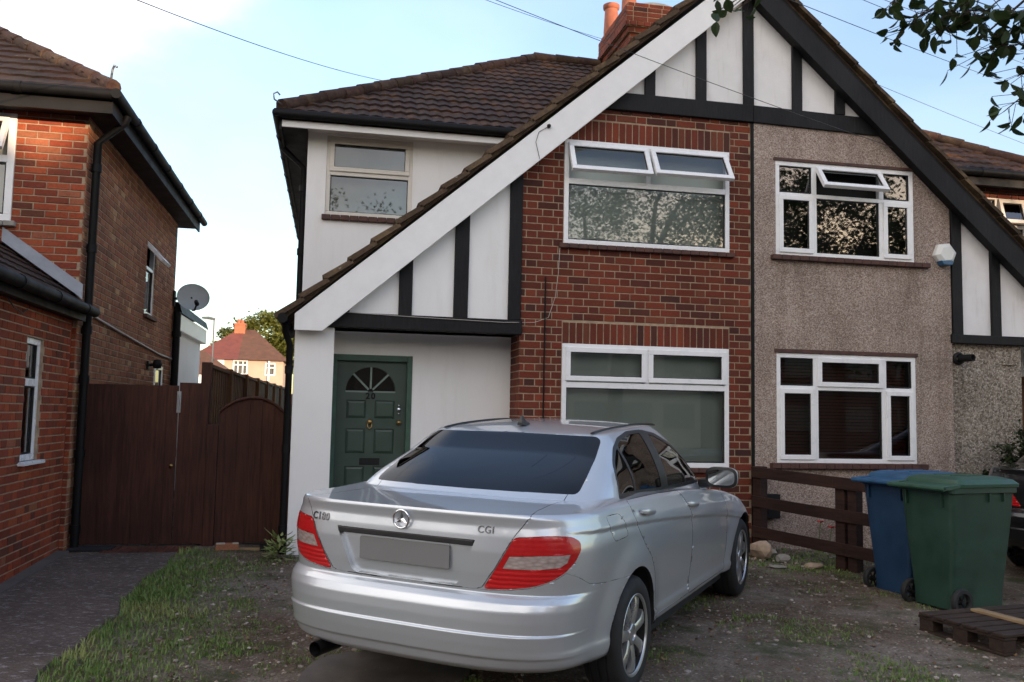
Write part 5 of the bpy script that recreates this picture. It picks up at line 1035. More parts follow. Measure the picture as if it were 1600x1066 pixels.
def second_car(src):
    r = dup(src, label='black car beyond the green wheelie bin at the right edge, red tail light showing')
    for o in [o for p in r.children for o in (p, *p.children)]:
        for sl in o.material_slots:
            if sl.material == M['silver']: sl.link = 'OBJECT'; sl.material = M['car_black']
    for p in list(r.children):
        for c in list(p.children):
            if c.name.startswith(('badge', 'boot_emblem')): bpy.data.objects.remove(c)
    return r
# ------------------------------------------------------------------ wheelie bins, pallet, loose bits
def rrect(x0, x1, y0, y1, r, n=4):
    o = []
    for cx, cy, a in ((x1-r, y1-r, 0), (x0+r, y1-r, 90), (x0+r, y0+r, 180), (x1-r, y0+r, 270)):
        o += [(cx+r*math.cos(rad(a+90*k/n)), cy+r*math.sin(rad(a+90*k/n))) for k in range(n+1)]
    return o
def wheelie(label, mb_, ml, loc, rotz, sc=1.0):
    """local x runs from the hinge side (wheels) to the front, origin on the ground under the hinge-side near corner"""
    t = thing('wheelie_bin', label, 'bin', (0, 0, 0), 'wheelie bins on the neighbouring drive')
    P = lambda q, z: [(x, y, z) for x, y in q]
    lv = [(.10, .62, .055, .405, .03, .035), (.16, .635, .045, .415, .035, .10), (.055, .655, .025, .435, .04, .22), (.0, .70, -.02, .48, .04, .93), (-.006, .706, -.026, .486, .04, .935), (-.012, .712, -.032, .492, .045, .97)]
    lv = [(.06, .625, .045, .415, .03, .03), (.055, .63, .04, .42, .035, .16), (.02, .675, .0, .46, .04, .60), (-.004, .702, -.022, .482, .04, .925), (-.022, .720, -.040, .500, .04, .930), (-.022, .720, -.040, .500, .04, .972)]
    mb = MB(); n = 20; vs = []
    for (a, b, c, d, r, z) in lv: vs += P(rrect(a, b, c, d, r), z)
    mb.add(vs, [(i*n+k, i*n+(k+1) % n, (i+1)*n+(k+1) % n, (i+1)*n+k) for i in range(len(lv)-1) for k in range(n)]+[tuple(range(n-1, -1, -1))])
    for y in (-.03, .49):
        for x in (.40, .56): mb.box(x-.006, x+.006, y-.006, y+.012, .86, .93)
    for y in (.06, .40): mb.box(-.026, .0, y-.006, y+.006, .82, .93)
    body = mb.build('body', mb_, t, smooth=True, sharp=35)
    mb = MB(); ll = [(.06, .735, -.052, .512, .05, .975), (.06, .738, -.055, .515, .05, .998), (.075, .70, -.03, .49, .05, 1.03), (.12, .62, .03, .43, .06, 1.052)]; vs = []
    for (a, b, c, d, r, z) in ll: vs += [(x, y, zz+.0) for (x, y, zz) in P(rrect(a, b, c, d, r), z)]
    mb.add(vs, [(i*n+k, i*n+(k+1) % n, (i+1)*n+(k+1) % n, (i+1)*n+k) for i in range(len(ll)-1) for k in range(n)]+[tuple(range(n-1, -1, -1)), tuple(range(3*n, 4*n))])
    mb.box(.735, .765, .12, .34, .965, .985); mb.box(.2, .55, .14, .16, 1.045, 1.06); mb.box(.2, .55, .30, .32, 1.045, 1.06)
    lid = mb.build('lid', ml, t, smooth=True, sharp=28)
    mb = MB(); mb.prism([(-.115, .985), (.07, 1.0), (.07, .975), (-.04, .955), (-.115, .955)], lambda a, c, d: (a, d, c), -.045, .012); mb.prism([(-.115, .985), (.07, 1.0), (.07, .975), (-.04, .955), (-.115, .955)], lambda a, c, d: (a, d, c), .448, .505)
    mb.prism([(-.10, .975), (.07, .995), (.07, .98), (-.10, .962)], lambda a, c, d: (a, d, c), .012, .448); mb.tube([(-.10, -.045, .968), (-.10, .505, .968)], .019, 10); mb.build('handle', ml, t, bevel=.004)
    mb = MB(); mb.tube([(.095, -.03, .10), (.095, .49, .10)], .010, 8); mb.build('axle', M['plastic_black'], t)
    for y in (-.012, .472):
        T = Matrix.Translation((.095, y, .10)) @ Matrix.Rotation(rad(90), 4, 'X'); mb = MB(); mb.lathe([(.070, -.022), (.095, -.022), (.10, -.012), (.10, .012), (.095, .022), (.070, .022), (.062, .012), (.062, -.012)], 28, T, closed=True); w = mb.build('wheel', M['rubber'], t, smooth=True, sharp=40)
        mb = MB()
        for k in range(6): a = rad(60*k); mb.tube([T @ Vector((.015*math.cos(a), .015*math.sin(a), 0)), T @ Vector((.066*math.cos(a), .066*math.sin(a), 0))], .008, 6)
        mb.lathe([(0, .02), (.022, .018), (.024, -.018), (0, -.02)], 14, T); mb.build('hub', M['plastic_black'], w)
    t.location = loc; t.rotation_euler = (0, 0, rotz); return t
def bins():
    yaw = math.atan2(.20, .98)
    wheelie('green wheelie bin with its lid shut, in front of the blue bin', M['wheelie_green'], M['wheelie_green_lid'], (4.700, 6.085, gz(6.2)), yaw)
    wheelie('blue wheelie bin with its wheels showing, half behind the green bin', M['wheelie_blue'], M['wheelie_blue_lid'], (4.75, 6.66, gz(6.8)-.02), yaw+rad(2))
def pallet():
    t = thing('wooden_pallet', 'old dark wooden pallet lying on the ground before the green bin', 'pallet'); rg = random.Random(9)
    for i in range(3):
        mb = MB(); x0 = (0, .445, .89)[i]; mb.box(x0, x0+.10, 0, .72, .098, .12) if False else mb.box(x0, x0+.11, 0, .70, .0, .020); mb.build('bottom_board', M['pallet'], t, bevel=.004)
        for j in range(3): mb = MB(); y0 = (0, .29, .58)[j]; mb.box(x0+.005, x0+.105, y0, y0+.12, .0205, .098); mb.build('block', M['pallet'], t, bevel=.005)
        mb = MB(); mb.box(x0, x0+.11, -.005, .705, .0985, .119); mb.build('stringer_board', M['pallet'], t, bevel=.004)
    for k in range(6):
        y0 = -.01+k*.121; mb = MB(); mb.box(-.01, 1.01, y0, y0+rg.uniform(.088, .10), .1195, .140); mb.build('top_board', M['pallet'], t, bevel=.004)
    t.location = (4.30, 5.08, gz(5.3)); t.rotation_euler = (0, 0, rad(9.5))
    p = thing('timber_batten', 'clean pale timber batten lying across the dark pallet', 'plank'); mb = MB(); mb.box(0, .95, -.04, .04, .0, .020); mb.build('batten', M['pale_wood'], p, bevel=.003); p.location = (4.62, 5.74, gz(5.3)+.1405); p.rotation_euler = (0, 0, rad(-82))
def rock(mb, c, r, rg, flat=.6, n=7):
    c = Vector(c); b = bmesh.new(); bmesh.ops.create_icosphere(b, subdivisions=2, radius=1); d = [(Vector((rg.gauss(0, 1), rg.gauss(0, 1), rg.gauss(0, 1))).normalized(), rg.uniform(.55, .95)) for _ in range(n)]
    for v in b.verts:
        for nn, k in d:
            e = v.co.dot(nn)-k
            if e > 0: v.co -= nn*e
        v.co = Vector((v.co.x*r[0], v.co.y*r[1], v.co.z*r[2]))
    R = Matrix.Rotation(rg.uniform(0, 6.3), 3, 'Z'); mb.add([c+R @ v.co for v in b.verts], [tuple(v.index for v in f.verts) for f in b.faces]); b.free()
def loose():
    rg = random.Random(21)
    def stone(label, cat, x, y, r, m, name='stone', lift=.5):
        mb = MB(); rock(mb, (x, y, gz(y)+r[2]*lift), r, rg); return tag(mb.build(name, m, None), label, cat)
    stone('large pale broken stone leaning near the front wheel of the silver car', 'stone', 4.36, 8.52, (.15, .10, .12), M['stone'], lift=.7)
    stone('flat grey slab of rubble behind the pale broken stone', 'stone', 4.47, 8.72, (.20, .10, .05), M['cement'], lift=.6)
    stone('flat pale stone at the foot of the near rail fence post', 'stone', 4.66, 7.98, (.11, .07, .035), M['stone'])
    stone('small grey chip of rubble on the bare soil by the rail fence', 'stone', 4.28, 8.0, (.10, .06, .02), M['cement'])
    stone('half buried dark rubble lump under the rail fence', 'stone', 4.52, 8.35, (.10, .08, .05), M['cement'])
    mb = MB(); T = Matrix.Translation((-.97, 9.30, gz(9.3)+.005)) @ Matrix.Rotation(rad(6), 4, 'Z'); mb.box(-.11, .11, -.05, .05, 0, .062, T, (.30, .13, .07)); mb.box(-.105, -.02, -.052, .03, .058, .068, T, (.45, .40, .34)); mb.box(.05, .108, -.052, .03, .06, .067, T, (.42, .38, .3)); tag(mb.build('loose_brick', M['brick'], None, bevel=.006), 'single orange brick lying at the foot of the arched gate', 'brick')
    mb = MB(); T = Matrix.Translation((-.72, 9.28, gz(9.3))) @ Matrix.Rotation(rad(-12), 4, 'Z'); mb.box(-.15, .15, -.03, .03, 0, .025, T); tag(mb.build('timber_offcut', M['pale_wood'], None, bevel=.004), 'short timber offcut on the soil beside the orange brick', 'wood')
    mb = MB(); T = Matrix.Translation((-2.28, 9.40, gz(9.4)+.004)); mb.box(-.17, .23, -.12, .12, 0, .022, T); tag(mb.build('door_mat', M['rubber'], None, bevel=.004), 'black rubber mat on the path at the foot of the flat gate', 'mat')
    mb = MB(); T = Matrix.Translation((-.50, 9.33, gz(9.3)-.01)) @ Matrix.Rotation(rad(4), 4, 'Z'); mb.box(-.16, .16, -.13, .13, 0, .05, T); mb.box(-.12, .12, -.09, .09, .05, .06, T); tag(mb.build('drain_cover', M['plastic_black'], None, bevel=.006), 'dark drain cover on the soil before the arched gate by the white wall', 'drain cover')
    t = thing('drive_weed', 'leafy weed growing at the foot of the white pier', 'weed', (-.44, 8.7, gz(8.7))); mb = MB()
    for _ in range(90):
        a = rg.uniform(0, 6.3); L = rg.uniform(.04, .14); z = rg.uniform(.03, .24); r = rg.uniform(.01, .10); blade_leaf(mb, Vector((-.44+r*math.cos(a), 8.7+r*math.sin(a), gz(8.7)+z)), a, L, .03, rg.uniform(-.3, .6), rg.uniform(.4, 1), rg)
    mb.build('leaves', M['grass'], t)
    for k, (x, z) in enumerate(((5.22, .30), (5.35, .24), (5.42, .31))):
        t = thing('poppy', 'small red poppy growing against the pebbledash wall behind the rail fence', 'flower', (x, 8.86, gz(8.9)), 'poppies behind the rail fence'); mb = MB(); mb.tube([(x, 8.86, gz(8.9)), (x+.02, 8.85, gz(8.9)+z)], .004, 5); mb.build('stem', M['grass'], t); mb = MB()
        for q in range(4): a = q*1.57; mb.add([(x+.02, 8.85, gz(8.9)+z), (x+.02+.04*math.cos(a-.6), 8.85+.04*math.sin(a-.6), gz(8.9)+z+.02), (x+.02+.05*math.cos(a), 8.85+.05*math.sin(a), gz(8.9)+z+.03), (x+.02+.04*math.cos(a+.6), 8.85+.04*math.sin(a+.6), gz(8.9)+z+.02)], [(0, 1, 2, 3)])
        mb.build('petals', M['petal'], t)
# ------------------------------------------------------------------ foliage
def blade_leaf(mb, p, az, L, W, pitch, shade, rg, roll=0, fine=False):
    d = Vector((math.cos(az)*math.cos(pitch), math.sin(az)*math.cos(pitch), math.sin(pitch))); s = Vector((-math.sin(az), math.cos(az), 0)); u = s.cross(d); s = s*math.cos(roll)+u*math.sin(roll); u = s.cross(d)
    pr = [(.0, .04), (.12, .30), (.30, .50), (.5, .49), (.70, .37), (.86, .19), (1.0, .0)] if fine else [(0, .02), (.35, .5), (.75, .36), (1, 0)]
    cu = lambda t: u*(-L*.16*t*t); mid = [p+d*L*t+cu(t) for t, _ in pr]; A = [m+s*W*w+u*W*w*.35 for m, (_, w) in zip(mid, pr)]; B = [m-s*W*w+u*W*w*.35 for m, (_, w) in zip(mid, pr)]; n = len(pr)
    mb.add(mid+A+B, [f for i in range(n-1) for f in ((i, i+1, n+i+1, n+i), (i+1, i, 2*n+i, 2*n+i+1))], (shade, shade, shade))
def crown(mb, blobs, n, L, rg, flat=False):
    """leaf-sized faces gathered into clumps through the volume of each blob (centre, radii)"""
    tot = sum(r[0]*r[1]*r[2] for _, r in blobs)
    for c, r in blobs:
        c = Vector(c); m = int(n*r[0]*r[1]*r[2]/tot); nc = max(8, m//70)
        for _ in range(nc):
            v = Vector((rg.gauss(0, 1), rg.gauss(0, 1), rg.gauss(0, 1))).normalized()*rg.uniform(.35, 1.05)**.6; q = c+Vector((v.x*r[0], v.y*r[1], v.z*r[2])); cr = rg.uniform(.10, .22)*min(r); sh = rg.uniform(.1, .75)
            for _ in range(m//nc):
                p = q+Vector((rg.gauss(0, cr), rg.gauss(0, cr), rg.gauss(0, cr*.7))); s = min(1, max(0, sh+rg.uniform(-.25, .3)))
                if flat:
                    a, b = rg.uniform(0, 6.3), rg.uniform(-1, 1); d = Vector((math.cos(a), math.sin(a), b))*L*.5; e = Vector((-math.sin(a), math.cos(a), rg.uniform(-.6, .6)))*L*.32; mb.add([p-d, p+e, p+d, p-e], [(0, 1, 2, 3)], (s, s, s))
                else: blade_leaf(mb, p, rg.uniform(0, 6.3), L*rg.uniform(.7, 1.3), L*.55, rg.uniform(-1.1, .3), s, rg, rg.uniform(-.7, .7))
def limb(mb, pts, r0, r1): mb.tube(pts, [r0+(r1-r0)*k/(len(pts)-1) for k in range(len(pts))], 9)
def street_tree():
    rg = random.Random(4); t = thing('street_tree', 'leafy street tree whose twigs hang into the top right of the view', 'tree', (7.0, -3.4, -.18))
    mb = MB(); limb(mb, [(7.0, -3.4, -.3), (6.97, -3.37, 1.2), (7.05, -3.4, 2.6), (7.2, -3.5, 4.0)], .23, .15)
    limb(mb, [(7.2, -3.5, 4.0), (8.2, -4.2, 5.6), (9.2, -4.6, 7.4)], .13, .05); limb(mb, [(7.15, -3.5, 3.8), (6.6, -4.6, 5.6), (6.7, -5.4, 7.2)], .11, .04); limb(mb, [(8.2, -4.2, 5.6), (8.0, -3.2, 7.0), (8.6, -2.8, 8.4)], .08, .03); limb(mb, [(7.2, -3.5, 4.0), (9.0, -3.4, 5.0), (10.6, -3.6, 6.0)], .10, .035)
    # the low limb that reaches over the drive, and its twigs
    limb(mb, [(7.08, -3.4, 3.0), (6.1, -1.6, 4.0), (5.0, .4, 4.6), (4.0, 2.3, 4.5), (3.5, 3.2, 4.25)], .09, .018); limb(mb, [(5.0, .4, 4.6), (3.6, 1.6, 4.7), (2.3, 3.0, 4.35), (1.75, 3.75, 4.03)], .04, .007)
    limb(mb, [(4.0, 2.3, 4.5), (3.0, 3.0, 4.25), (2.62, 3.45, 3.98)], .02, .006); limb(mb, [(4.0, 2.3, 4.5), (3.7, 3.4, 4.0), (3.30, 3.9, 3.55)], .018, .005); limb(mb, [(3.5, 3.2, 4.25), (3.15, 3.7, 3.95), (2.9, 3.85, 3.75)], .018, .005)
    trunk = mb.build('trunk', M['bark'], t, smooth=True)
    mb = MB(); crown(mb, [((8.4, -4.3, 7.4), (2.6, 2.2, 2.1)), ((6.6, -5.0, 7.3), (1.5, 1.7, 1.5)), ((10.4, -3.7, 6.6), (2.0, 1.7, 1.6)), ((8.4, -2.9, 8.7), (1.5, 1.5, 1.2)), ((12.0, -4.2, 7.6), (1.4, 1.4, 1.3))], 24000, .105, rg)
    mb.build('crown', M['leaf'], t)
    mb = MB(); ray_of = lambda u, v, d: Vector((0, 0, 1.5))+(F_+R_*((u-800)/FPX)-U_*((v-533)/FPX)).normalized()*d
    for (u, v, d, n) in ((1480, 20, 3.9, 16), (1430, 30, 3.9, 12), (1405, 52, 3.9, 6), (1525, 30, 3.85, 14), (1560, 62, 3.8, 14), (1585, 30, 3.8, 18), (1540, 82, 3.8, 7), (1590, 120, 3.8, 6), (1595, 160, 3.8, 6), (1568, 175, 3.8, 5), (1390, 6, 3.9, 5), (1460, 55, 3.9, 6), (1145, 4, 4.0, 6), (1152, 14, 4.0, 3), (1600, 70, 3.8, 14), (1510, 5, 3.9, 14)):
        tw = MB(); c = ray_of(u, v, d); par = ray_of(u+70, v-45, d+.03); tw.tube([par, (par+c)*.5+Vector((0, 0, .015)), c], [.0045, .003, .0018], 5)
        for _ in range(int(n*1.5)):
            p = c+Vector((rg.gauss(0, .055), rg.gauss(0, .05), rg.gauss(0, .028))); blade_leaf(mb, p, rg.uniform(0, 6.3), rg.uniform(.042, .074), rg.uniform(.026, .042), rg.uniform(-1.3, -.2), rg.uniform(.0, .5), rg, rg.uniform(-.8, .8), True); q = c.lerp(par, rg.uniform(0, .5)); tw.tube([q, p], .0012, 4)
        tw.build('twig', M['bark'], trunk)
    mb.build('hanging_leaves', M['leaf'], t)
    return t
def far_tree(name, label, cat, base, blobs, n, L, m, group=None, th=.25):
    t = thing(name, label, cat, base, group); mb = MB(); top = blobs[0][0]; limb(mb, [base, (base[0]+.1, base[1], (base[2]+top[2])*.5), top], th, th*.3)
    for c, r in blobs[1:]: limb(mb, [(base[0], base[1], base[2]+(top[2]-base[2])*.45), c], th*.5, th*.15)
    mb.build('trunk', M['bark'], t); mb = MB(); crown(mb, blobs, n, L, random.Random(int(base[0]*10)), True); mb.build('crown', m, t); return t
# ------------------------------------------------------------------ ground
def vnoise(seed):
    rg = np.random.RandomState(seed); T = rg.rand(64, 64)
    def f(x, y):
        xi, yi = np.floor(x).astype(int), np.floor(y).astype(int); fx, fy = x-xi, y-yi; fx, fy = fx*fx*(3-2*fx), fy*fy*(3-2*fy); g = lambda a, b: T[a % 64, b % 64]
        return (g(xi, yi)*(1-fx)+g(xi+1, yi)*fx)*(1-fy)+(g(xi, yi+1)*(1-fx)+g(xi+1, yi+1)*fx)*fy
    return lambda x, y: (f(x, y)+.5*f(x*2.1+7, y*2.1+3)+.25*f(x*4.3+1, y*4.3+9))/1.75
def edge_x(y): return -1.42+.035*np.sin(y*3.1)+.02*np.sin(y*7.7)+(-.016)*(9.3-y)
def ground():
    m, nt, b = newmat('rough_drive'); v = ocoord(nt)
    n1 = noise(nt, .9, 7, .62, v); n2 = noise(nt, 7, 8, .7, v); n3 = noise(nt, 60, 5, .7, v); vo = nd(nt, 'ShaderNodeTexVoronoi', {'Vector': v, 'Scale': 75})
    soil = ramp(nt, n2, [(.25, (.066, .043, .028)), (.5, (.142, .099, .069)), (.75, (.23, .17, .128))])
    conc = ramp(nt, n2, [(.3, (.165, .132, .108)), (.7, (.31, .26, .22))])
    c = mixc(nt, ramp(nt, n1, [(.44, (0, 0, 0)), (.60, (1, 1, 1))]), soil, conc)
    st = nd(nt, 'ShaderNodeSeparateColor', {0: vo.outputs['Color']}); k = ramp(nt, st.outputs[0], [(.80, (0, 0, 0)), (.86, (1, 1, 1))]); c = mixc(nt, k, c, ramp(nt, st.outputs[1], [(0, (.12, .09, .07)), (.7, (.22, .19, .16)), (1, (.40, .36, .31))]))
    c = mixc(nt, 1, c, ramp(nt, n3, [(.25, (.55, .55, .55)), (.75, (1.4, 1.38, 1.35))]), 'MULTIPLY')
    g = ramp(nt, noise(nt, 2.3, 6, .65, v), [(.52, (0, 0, 0)), (.66, (.8, .8, .8))]); c = mixc(nt, g, c, (.055, .072, .026))
    nt.links.new(c, b.inputs['Base Color']); setp(b, Roughness=.95, Specular_IOR_Level=.2); h = nd(nt, 'ShaderNodeMath', {0: n3, 1: n2}, operation='ADD').outputs[0]; bump(nt, b, h, .9, .03)
    nz = vnoise(11); xs = np.unique(np.r_[-400, -150, -60, -20, -8, np.arange(-4, 9.01, .125), 12, 20, 60, 150, 400]); ys = np.unique(np.r_[-400, -150, -60, -20, -8, -4, np.arange(-2, 12.01, .125), 14, 18, 30, 60, 150, 400])
    X, Y = np.meshgrid(xs, ys); Z = np.vectorize(gz)(Y)+.03*(nz(X*1.7+20, Y*1.7+20)-.5)*((np.abs(X-2.5) < 6)*(Y < 9.4)*(Y > -1)*(X > -1.3)); W = len(xs)
    mb = MB(); mb.add(np.c_[X.ravel(), Y.ravel(), Z.ravel()].tolist(), [(j*W+i, j*W+i+1, (j+1)*W+i+1, (j+1)*W+i) for j in range(len(ys)-1) for i in range(W-1)]); tag(mb.build('ground', m, None, smooth=True), 'rough front drive of soil, rubble and weeds', kind='structure')
    # dark block paved path beside the red brick house
    m, nt, b = newmat('dark_paving'); v = nd(nt, 'ShaderNodeMapping', {'Vector': nd(nt, 'ShaderNodeTexCoord').outputs['Object'], 'Rotation': (0, 0, rad(45))}).outputs[0]
    br = nd(nt, 'ShaderNodeTexBrick', {'Vector': v, 'Color1': (.098, .076, .064, 1), 'Color2': (.114, .086, .071, 1), 'Mortar': (.066, .052, .045, 1), 'Scale': 5, 'Mortar Size': .012, 'Brick Width': 1.0, 'Row Height': .5})
    ob = ocoord(nt); n = noise(nt, 1.4, 6, .65, ob); n3 = noise(nt, 90, 4, .7, ob); sp_ = noise(nt, 24, 5, .75, nd(nt, 'ShaderNodeMapping', {'Vector': ob, 'Scale': (.7, 1.4, 1)}).outputs[0])
    c = mixc(nt, 1, br.outputs['Color'], ramp(nt, n, [(.3, (.72, .70, .70)), (.7, (1.35, 1.32, 1.32))]), 'MULTIPLY'); c = mixc(nt, ramp(nt, sp_, [(.55, (0, 0, 0)), (.62, (.9, .9, .9))]), c, (.27, .25, .24)); c = mixc(nt, 1, c, ramp(nt, n3, [(.3, (.65, .65, .65)), (.7, (1.3, 1.3, 1.3))]), 'MULTIPLY')
    nt.links.new(c, b.inputs['Base Color']); setp(b, Roughness=.85, Specular_IOR_Level=.3); hh = nd(nt, 'ShaderNodeMath', {0: br.outputs['Fac'], 1: -1.0, 2: n3}, operation='MULTIPLY_ADD').outputs[0]; bump(nt, b, hh, .5, .008)
    mb = MB(); yy = np.arange(-1.5, 9.151, .15); vs = []
    for y in yy: vs += [(-2.40, y, gz(y)+.012), (float(edge_x(y))-.01, y, gz(y)+.014), (float(edge_x(y))+.015, y, gz(y)-.03)]
    mb.add(vs, [(3*i+k, 3*i+k+1, 3*i+k+4, 3*i+k+3) for i in range(len(yy)-1) for k in (0, 1)]); tag(mb.build('path', m, None), 'dark paved path', kind='structure')
    mb = MB(); y = 9.16
    for r in range(2):
        for k in range(9): q = random.uniform(.7, 1.25); x = -2.12+k*.085+(r*.04); mb.box(x, x+.078, y+r*.2, y+r*.2+.19, gz(9.3)-.05, gz(9.3)+.012+random.uniform(0, .004), None, (.115*q, .040*q, .026*q))
    tag(mb.build('brick_strip', M['brick'], None, bevel=.004), 'red brick strip of paving at the gate', kind='structure')
    mb = MB(); mb.box(-2.509, -2.40, -1, 9.255, -.25, -.24); vs = []
    for y in np.arange(-1, 9.27, .2): vs += [(-2.508, y, gz(y)+.03), (-2.40, y, gz(y)+.028), (-2.395, y, gz(y)-.02)]
    N = len(vs)//3; mb.add(vs, [(3*i+k, 3*i+k+1, 3*i+k+4, 3*i+k+3) for i in range(N-1) for k in (0, 1)]); tag(mb.build('kerb_strip', M['conc'], None), 'grey cement strip at the foot of the brick bay', kind='structure')
    mb = MB(); poly = [(-.12, 4.95), (.25, 4.85), (.75, 5.0), (.80, 5.4), (.35, 5.62), (-.02, 5.5)]; poly = smooth_poly(poly, 4); mb.add([(x, y, gz(y)+.022) for x, y in poly]+[(x+.01*math.sin(9*x), y, gz(y)-.03) for x, y in poly], [tuple(range(len(poly)))]+[(k, (k+1) % len(poly), len(poly)+(k+1) % len(poly), len(poly)+k) for k in range(len(poly))]); tag(mb.build('concrete_patch', M['conc'], None), 'patch of old concrete under the car tail', kind='structure')
    m2 = plain('asphalt', (.045, .045, .047), .9, var=.2, vscale=3, bmp=.4); mb = MB(); mb.add([(-200, -14, gz(-2)+.012), (200, -14, gz(-2)+.012), (200, -6.5, gz(-2)+.012), (-200, -6.5, gz(-2)+.012)], [(0, 1, 2, 3)]); tag(mb.build('road', m2, None), 'street behind the viewer', kind='structure')
M['conc'] = plain('old_concrete', (.115, .098, .085), .9, var=.3, vscale=5, bmp=.7, bscale=70)
def density(x, y):
    n = vnoise(5); n2 = vnoise(8); d = np.zeros_like(x); e = edge_x(y); s = x-e
    strip = np.clip(1.35-s/.75, 0, 1)*(s > 0)*(s < 1.1); d = np.maximum(d, strip*np.clip(-.15+1.75*n(x*2.6+3, y*2.6), 0, 1.1))
    patch = np.clip((n(x*1.5+40, y*1.5+10)-.48)*5.5, 0, 1)*(s > 0); left = np.clip((1.2-x)/1.4, .75, 1); d = np.maximum(d, patch*left*np.clip((n2(x*5, y*5)-.32)*3, 0, 1))
    d = np.maximum(d, np.exp(-(((x-4.9)/.5)**2+((y-8.4)/.6)**2))*.9*(x > 4.2)*n2(x*4, y*4)); d = np.maximum(d, np.exp(-(((x+.55)/.25)**2+((y-8.75)/.2)**2))*.6)
    bare = np.exp(-(((x+.85)/.45)**2+((y-9.0)/.30)**2)); d *= 1-.9*bare
    return d*(y < 9.5)
def grass():
    rs = np.random.RandomState(3); N = 380000; x = rs.uniform(-1.55, 6.0, N); y = rs.uniform(3.0, 9.3, N); keep = rs.rand(N) < density(x, y)*.62; x, y = x[keep], y[keep]; n = len(x)
    s = x-edge_x(y); h = rs.uniform(.014, .048, n)*np.where(s < .6, 1.0+.6*np.clip(1-s/.6, 0, 1), .8); az = rs.uniform(0, 6.283, n); lean = rs.uniform(.15, .95, n); w = rs.uniform(.0022, .0045, n)*1.15
    z = np.array([gz(v) for v in y])-.004; dx, dy = np.cos(az), np.sin(az); px, py = -dy, dx
    P = np.empty((n, 5, 3)); 
    for k, (t, ww) in enumerate(((0, 1), (0, -1), (.55, .8), (.55, -.8), (1, 0))):
        o = h*lean*t*t; P[:, k, 0] = x+dx*o+px*w*ww; P[:, k, 1] = y+dy*o+py*w*ww; P[:, k, 2] = z+h*t*(1-.25*lean*t)
    F = []; base = np.arange(n)*5
    me = bpy.data.meshes.new('grass'); me.vertices.add(n*5); me.vertices.foreach_set('co', P.ravel()); loops = np.stack([base, base+1, base+3, base+2, base+2, base+3, base+4], 1).ravel(); me.loops.add(n*7); me.loops.foreach_set('vertex_index', loops.astype(np.int32))
    ls = np.stack([np.arange(n)*7, np.arange(n)*7+4], 1).ravel(); me.polygons.add(n*2); me.polygons.foreach_set('loop_start', ls.astype(np.int32)); me.update(calc_edges=True); me.validate()
    nz = vnoise(14); dry = np.clip((nz(x*1.9, y*1.9)-.60)*4, 0, .6)*np.clip(1.2-s, 0, 1); sh = np.clip(rs.uniform(.0, .55, n)+dry, 0, 1)
    at = me.color_attributes.new('Col', 'FLOAT_COLOR', 'CORNER'); c = np.repeat(sh, 7); at.data.foreach_set('color', np.stack([c, c, c, np.ones_like(c)], 1).ravel()); me.materials.append(M['grass'])
    o = bpy.data.objects.new('grass', me); C.objects.link(o); tag(o, 'grass and weeds growing over the rough drive', kind='stuff')
def gravel():
    rs = random.Random(31); mb = MB(); b = bmesh.new(); bmesh.ops.create_icosphere(b, subdivisions=1, radius=1); V0 = [v.co.copy() for v in b.verts]; F0 = [tuple(v.index for v in f.verts) for f in b.faces]; b.free()
    for _ in range(8500):
        x, y = rs.uniform(-1.2, 5.8), rs.uniform(3.0, 9.0); r = rs.choice((.003, .005, .006, .008, .011, .016))*rs.uniform(.7, 1.3); q = rs.uniform(.7, 1.6); c = rs.choice(((.16, .125, .10), (.20, .17, .15), (.13, .095, .07), (.30, .27, .24), (.24, .20, .165))); R = Matrix.Rotation(rs.uniform(0, 6), 3, 'Z')
        s = Vector((r*rs.uniform(.8, 1.5), r*rs.uniform(.7, 1.2), r*rs.uniform(.4, .8))); mb.add([Vector((x, y, gz(y)+s.z*.5)) + R @ Vector((v.x*s.x, v.y*s.y, v.z*s.z)) for v in V0], F0, tuple(v*q for v in c))
    tag(mb.build('gravel', M['brick'], None), 'loose stones and grit scattered on the drive', kind='stuff')
def litter():
    rs = random.Random(77); mb = MB()
    for _ in range(520):
        x, y = rs.uniform(-1.3, 5.8), rs.uniform(3.2, 9.0); c = rs.choice(((.16, .085, .035), (.22, .13, .06), (.10, .055, .03), (.26, .19, .09))); q = rs.uniform(.7, 1.3); n0 = len(mb.f); blade_leaf(mb, Vector((x, y, gz(y)+.012)), rs.uniform(0, 6.3), rs.uniform(.02, .05), rs.uniform(.012, .026), rs.uniform(-.15, .4), 1, rs, rs.uniform(-.4, .4))
        for i in range(n0, len(mb.f)): mb.c[i] = tuple(v*q for v in c)
    tag(mb.build('leaf_litter', M['brick'], None), 'dead brown leaves scattered over the drive', kind='stuff')
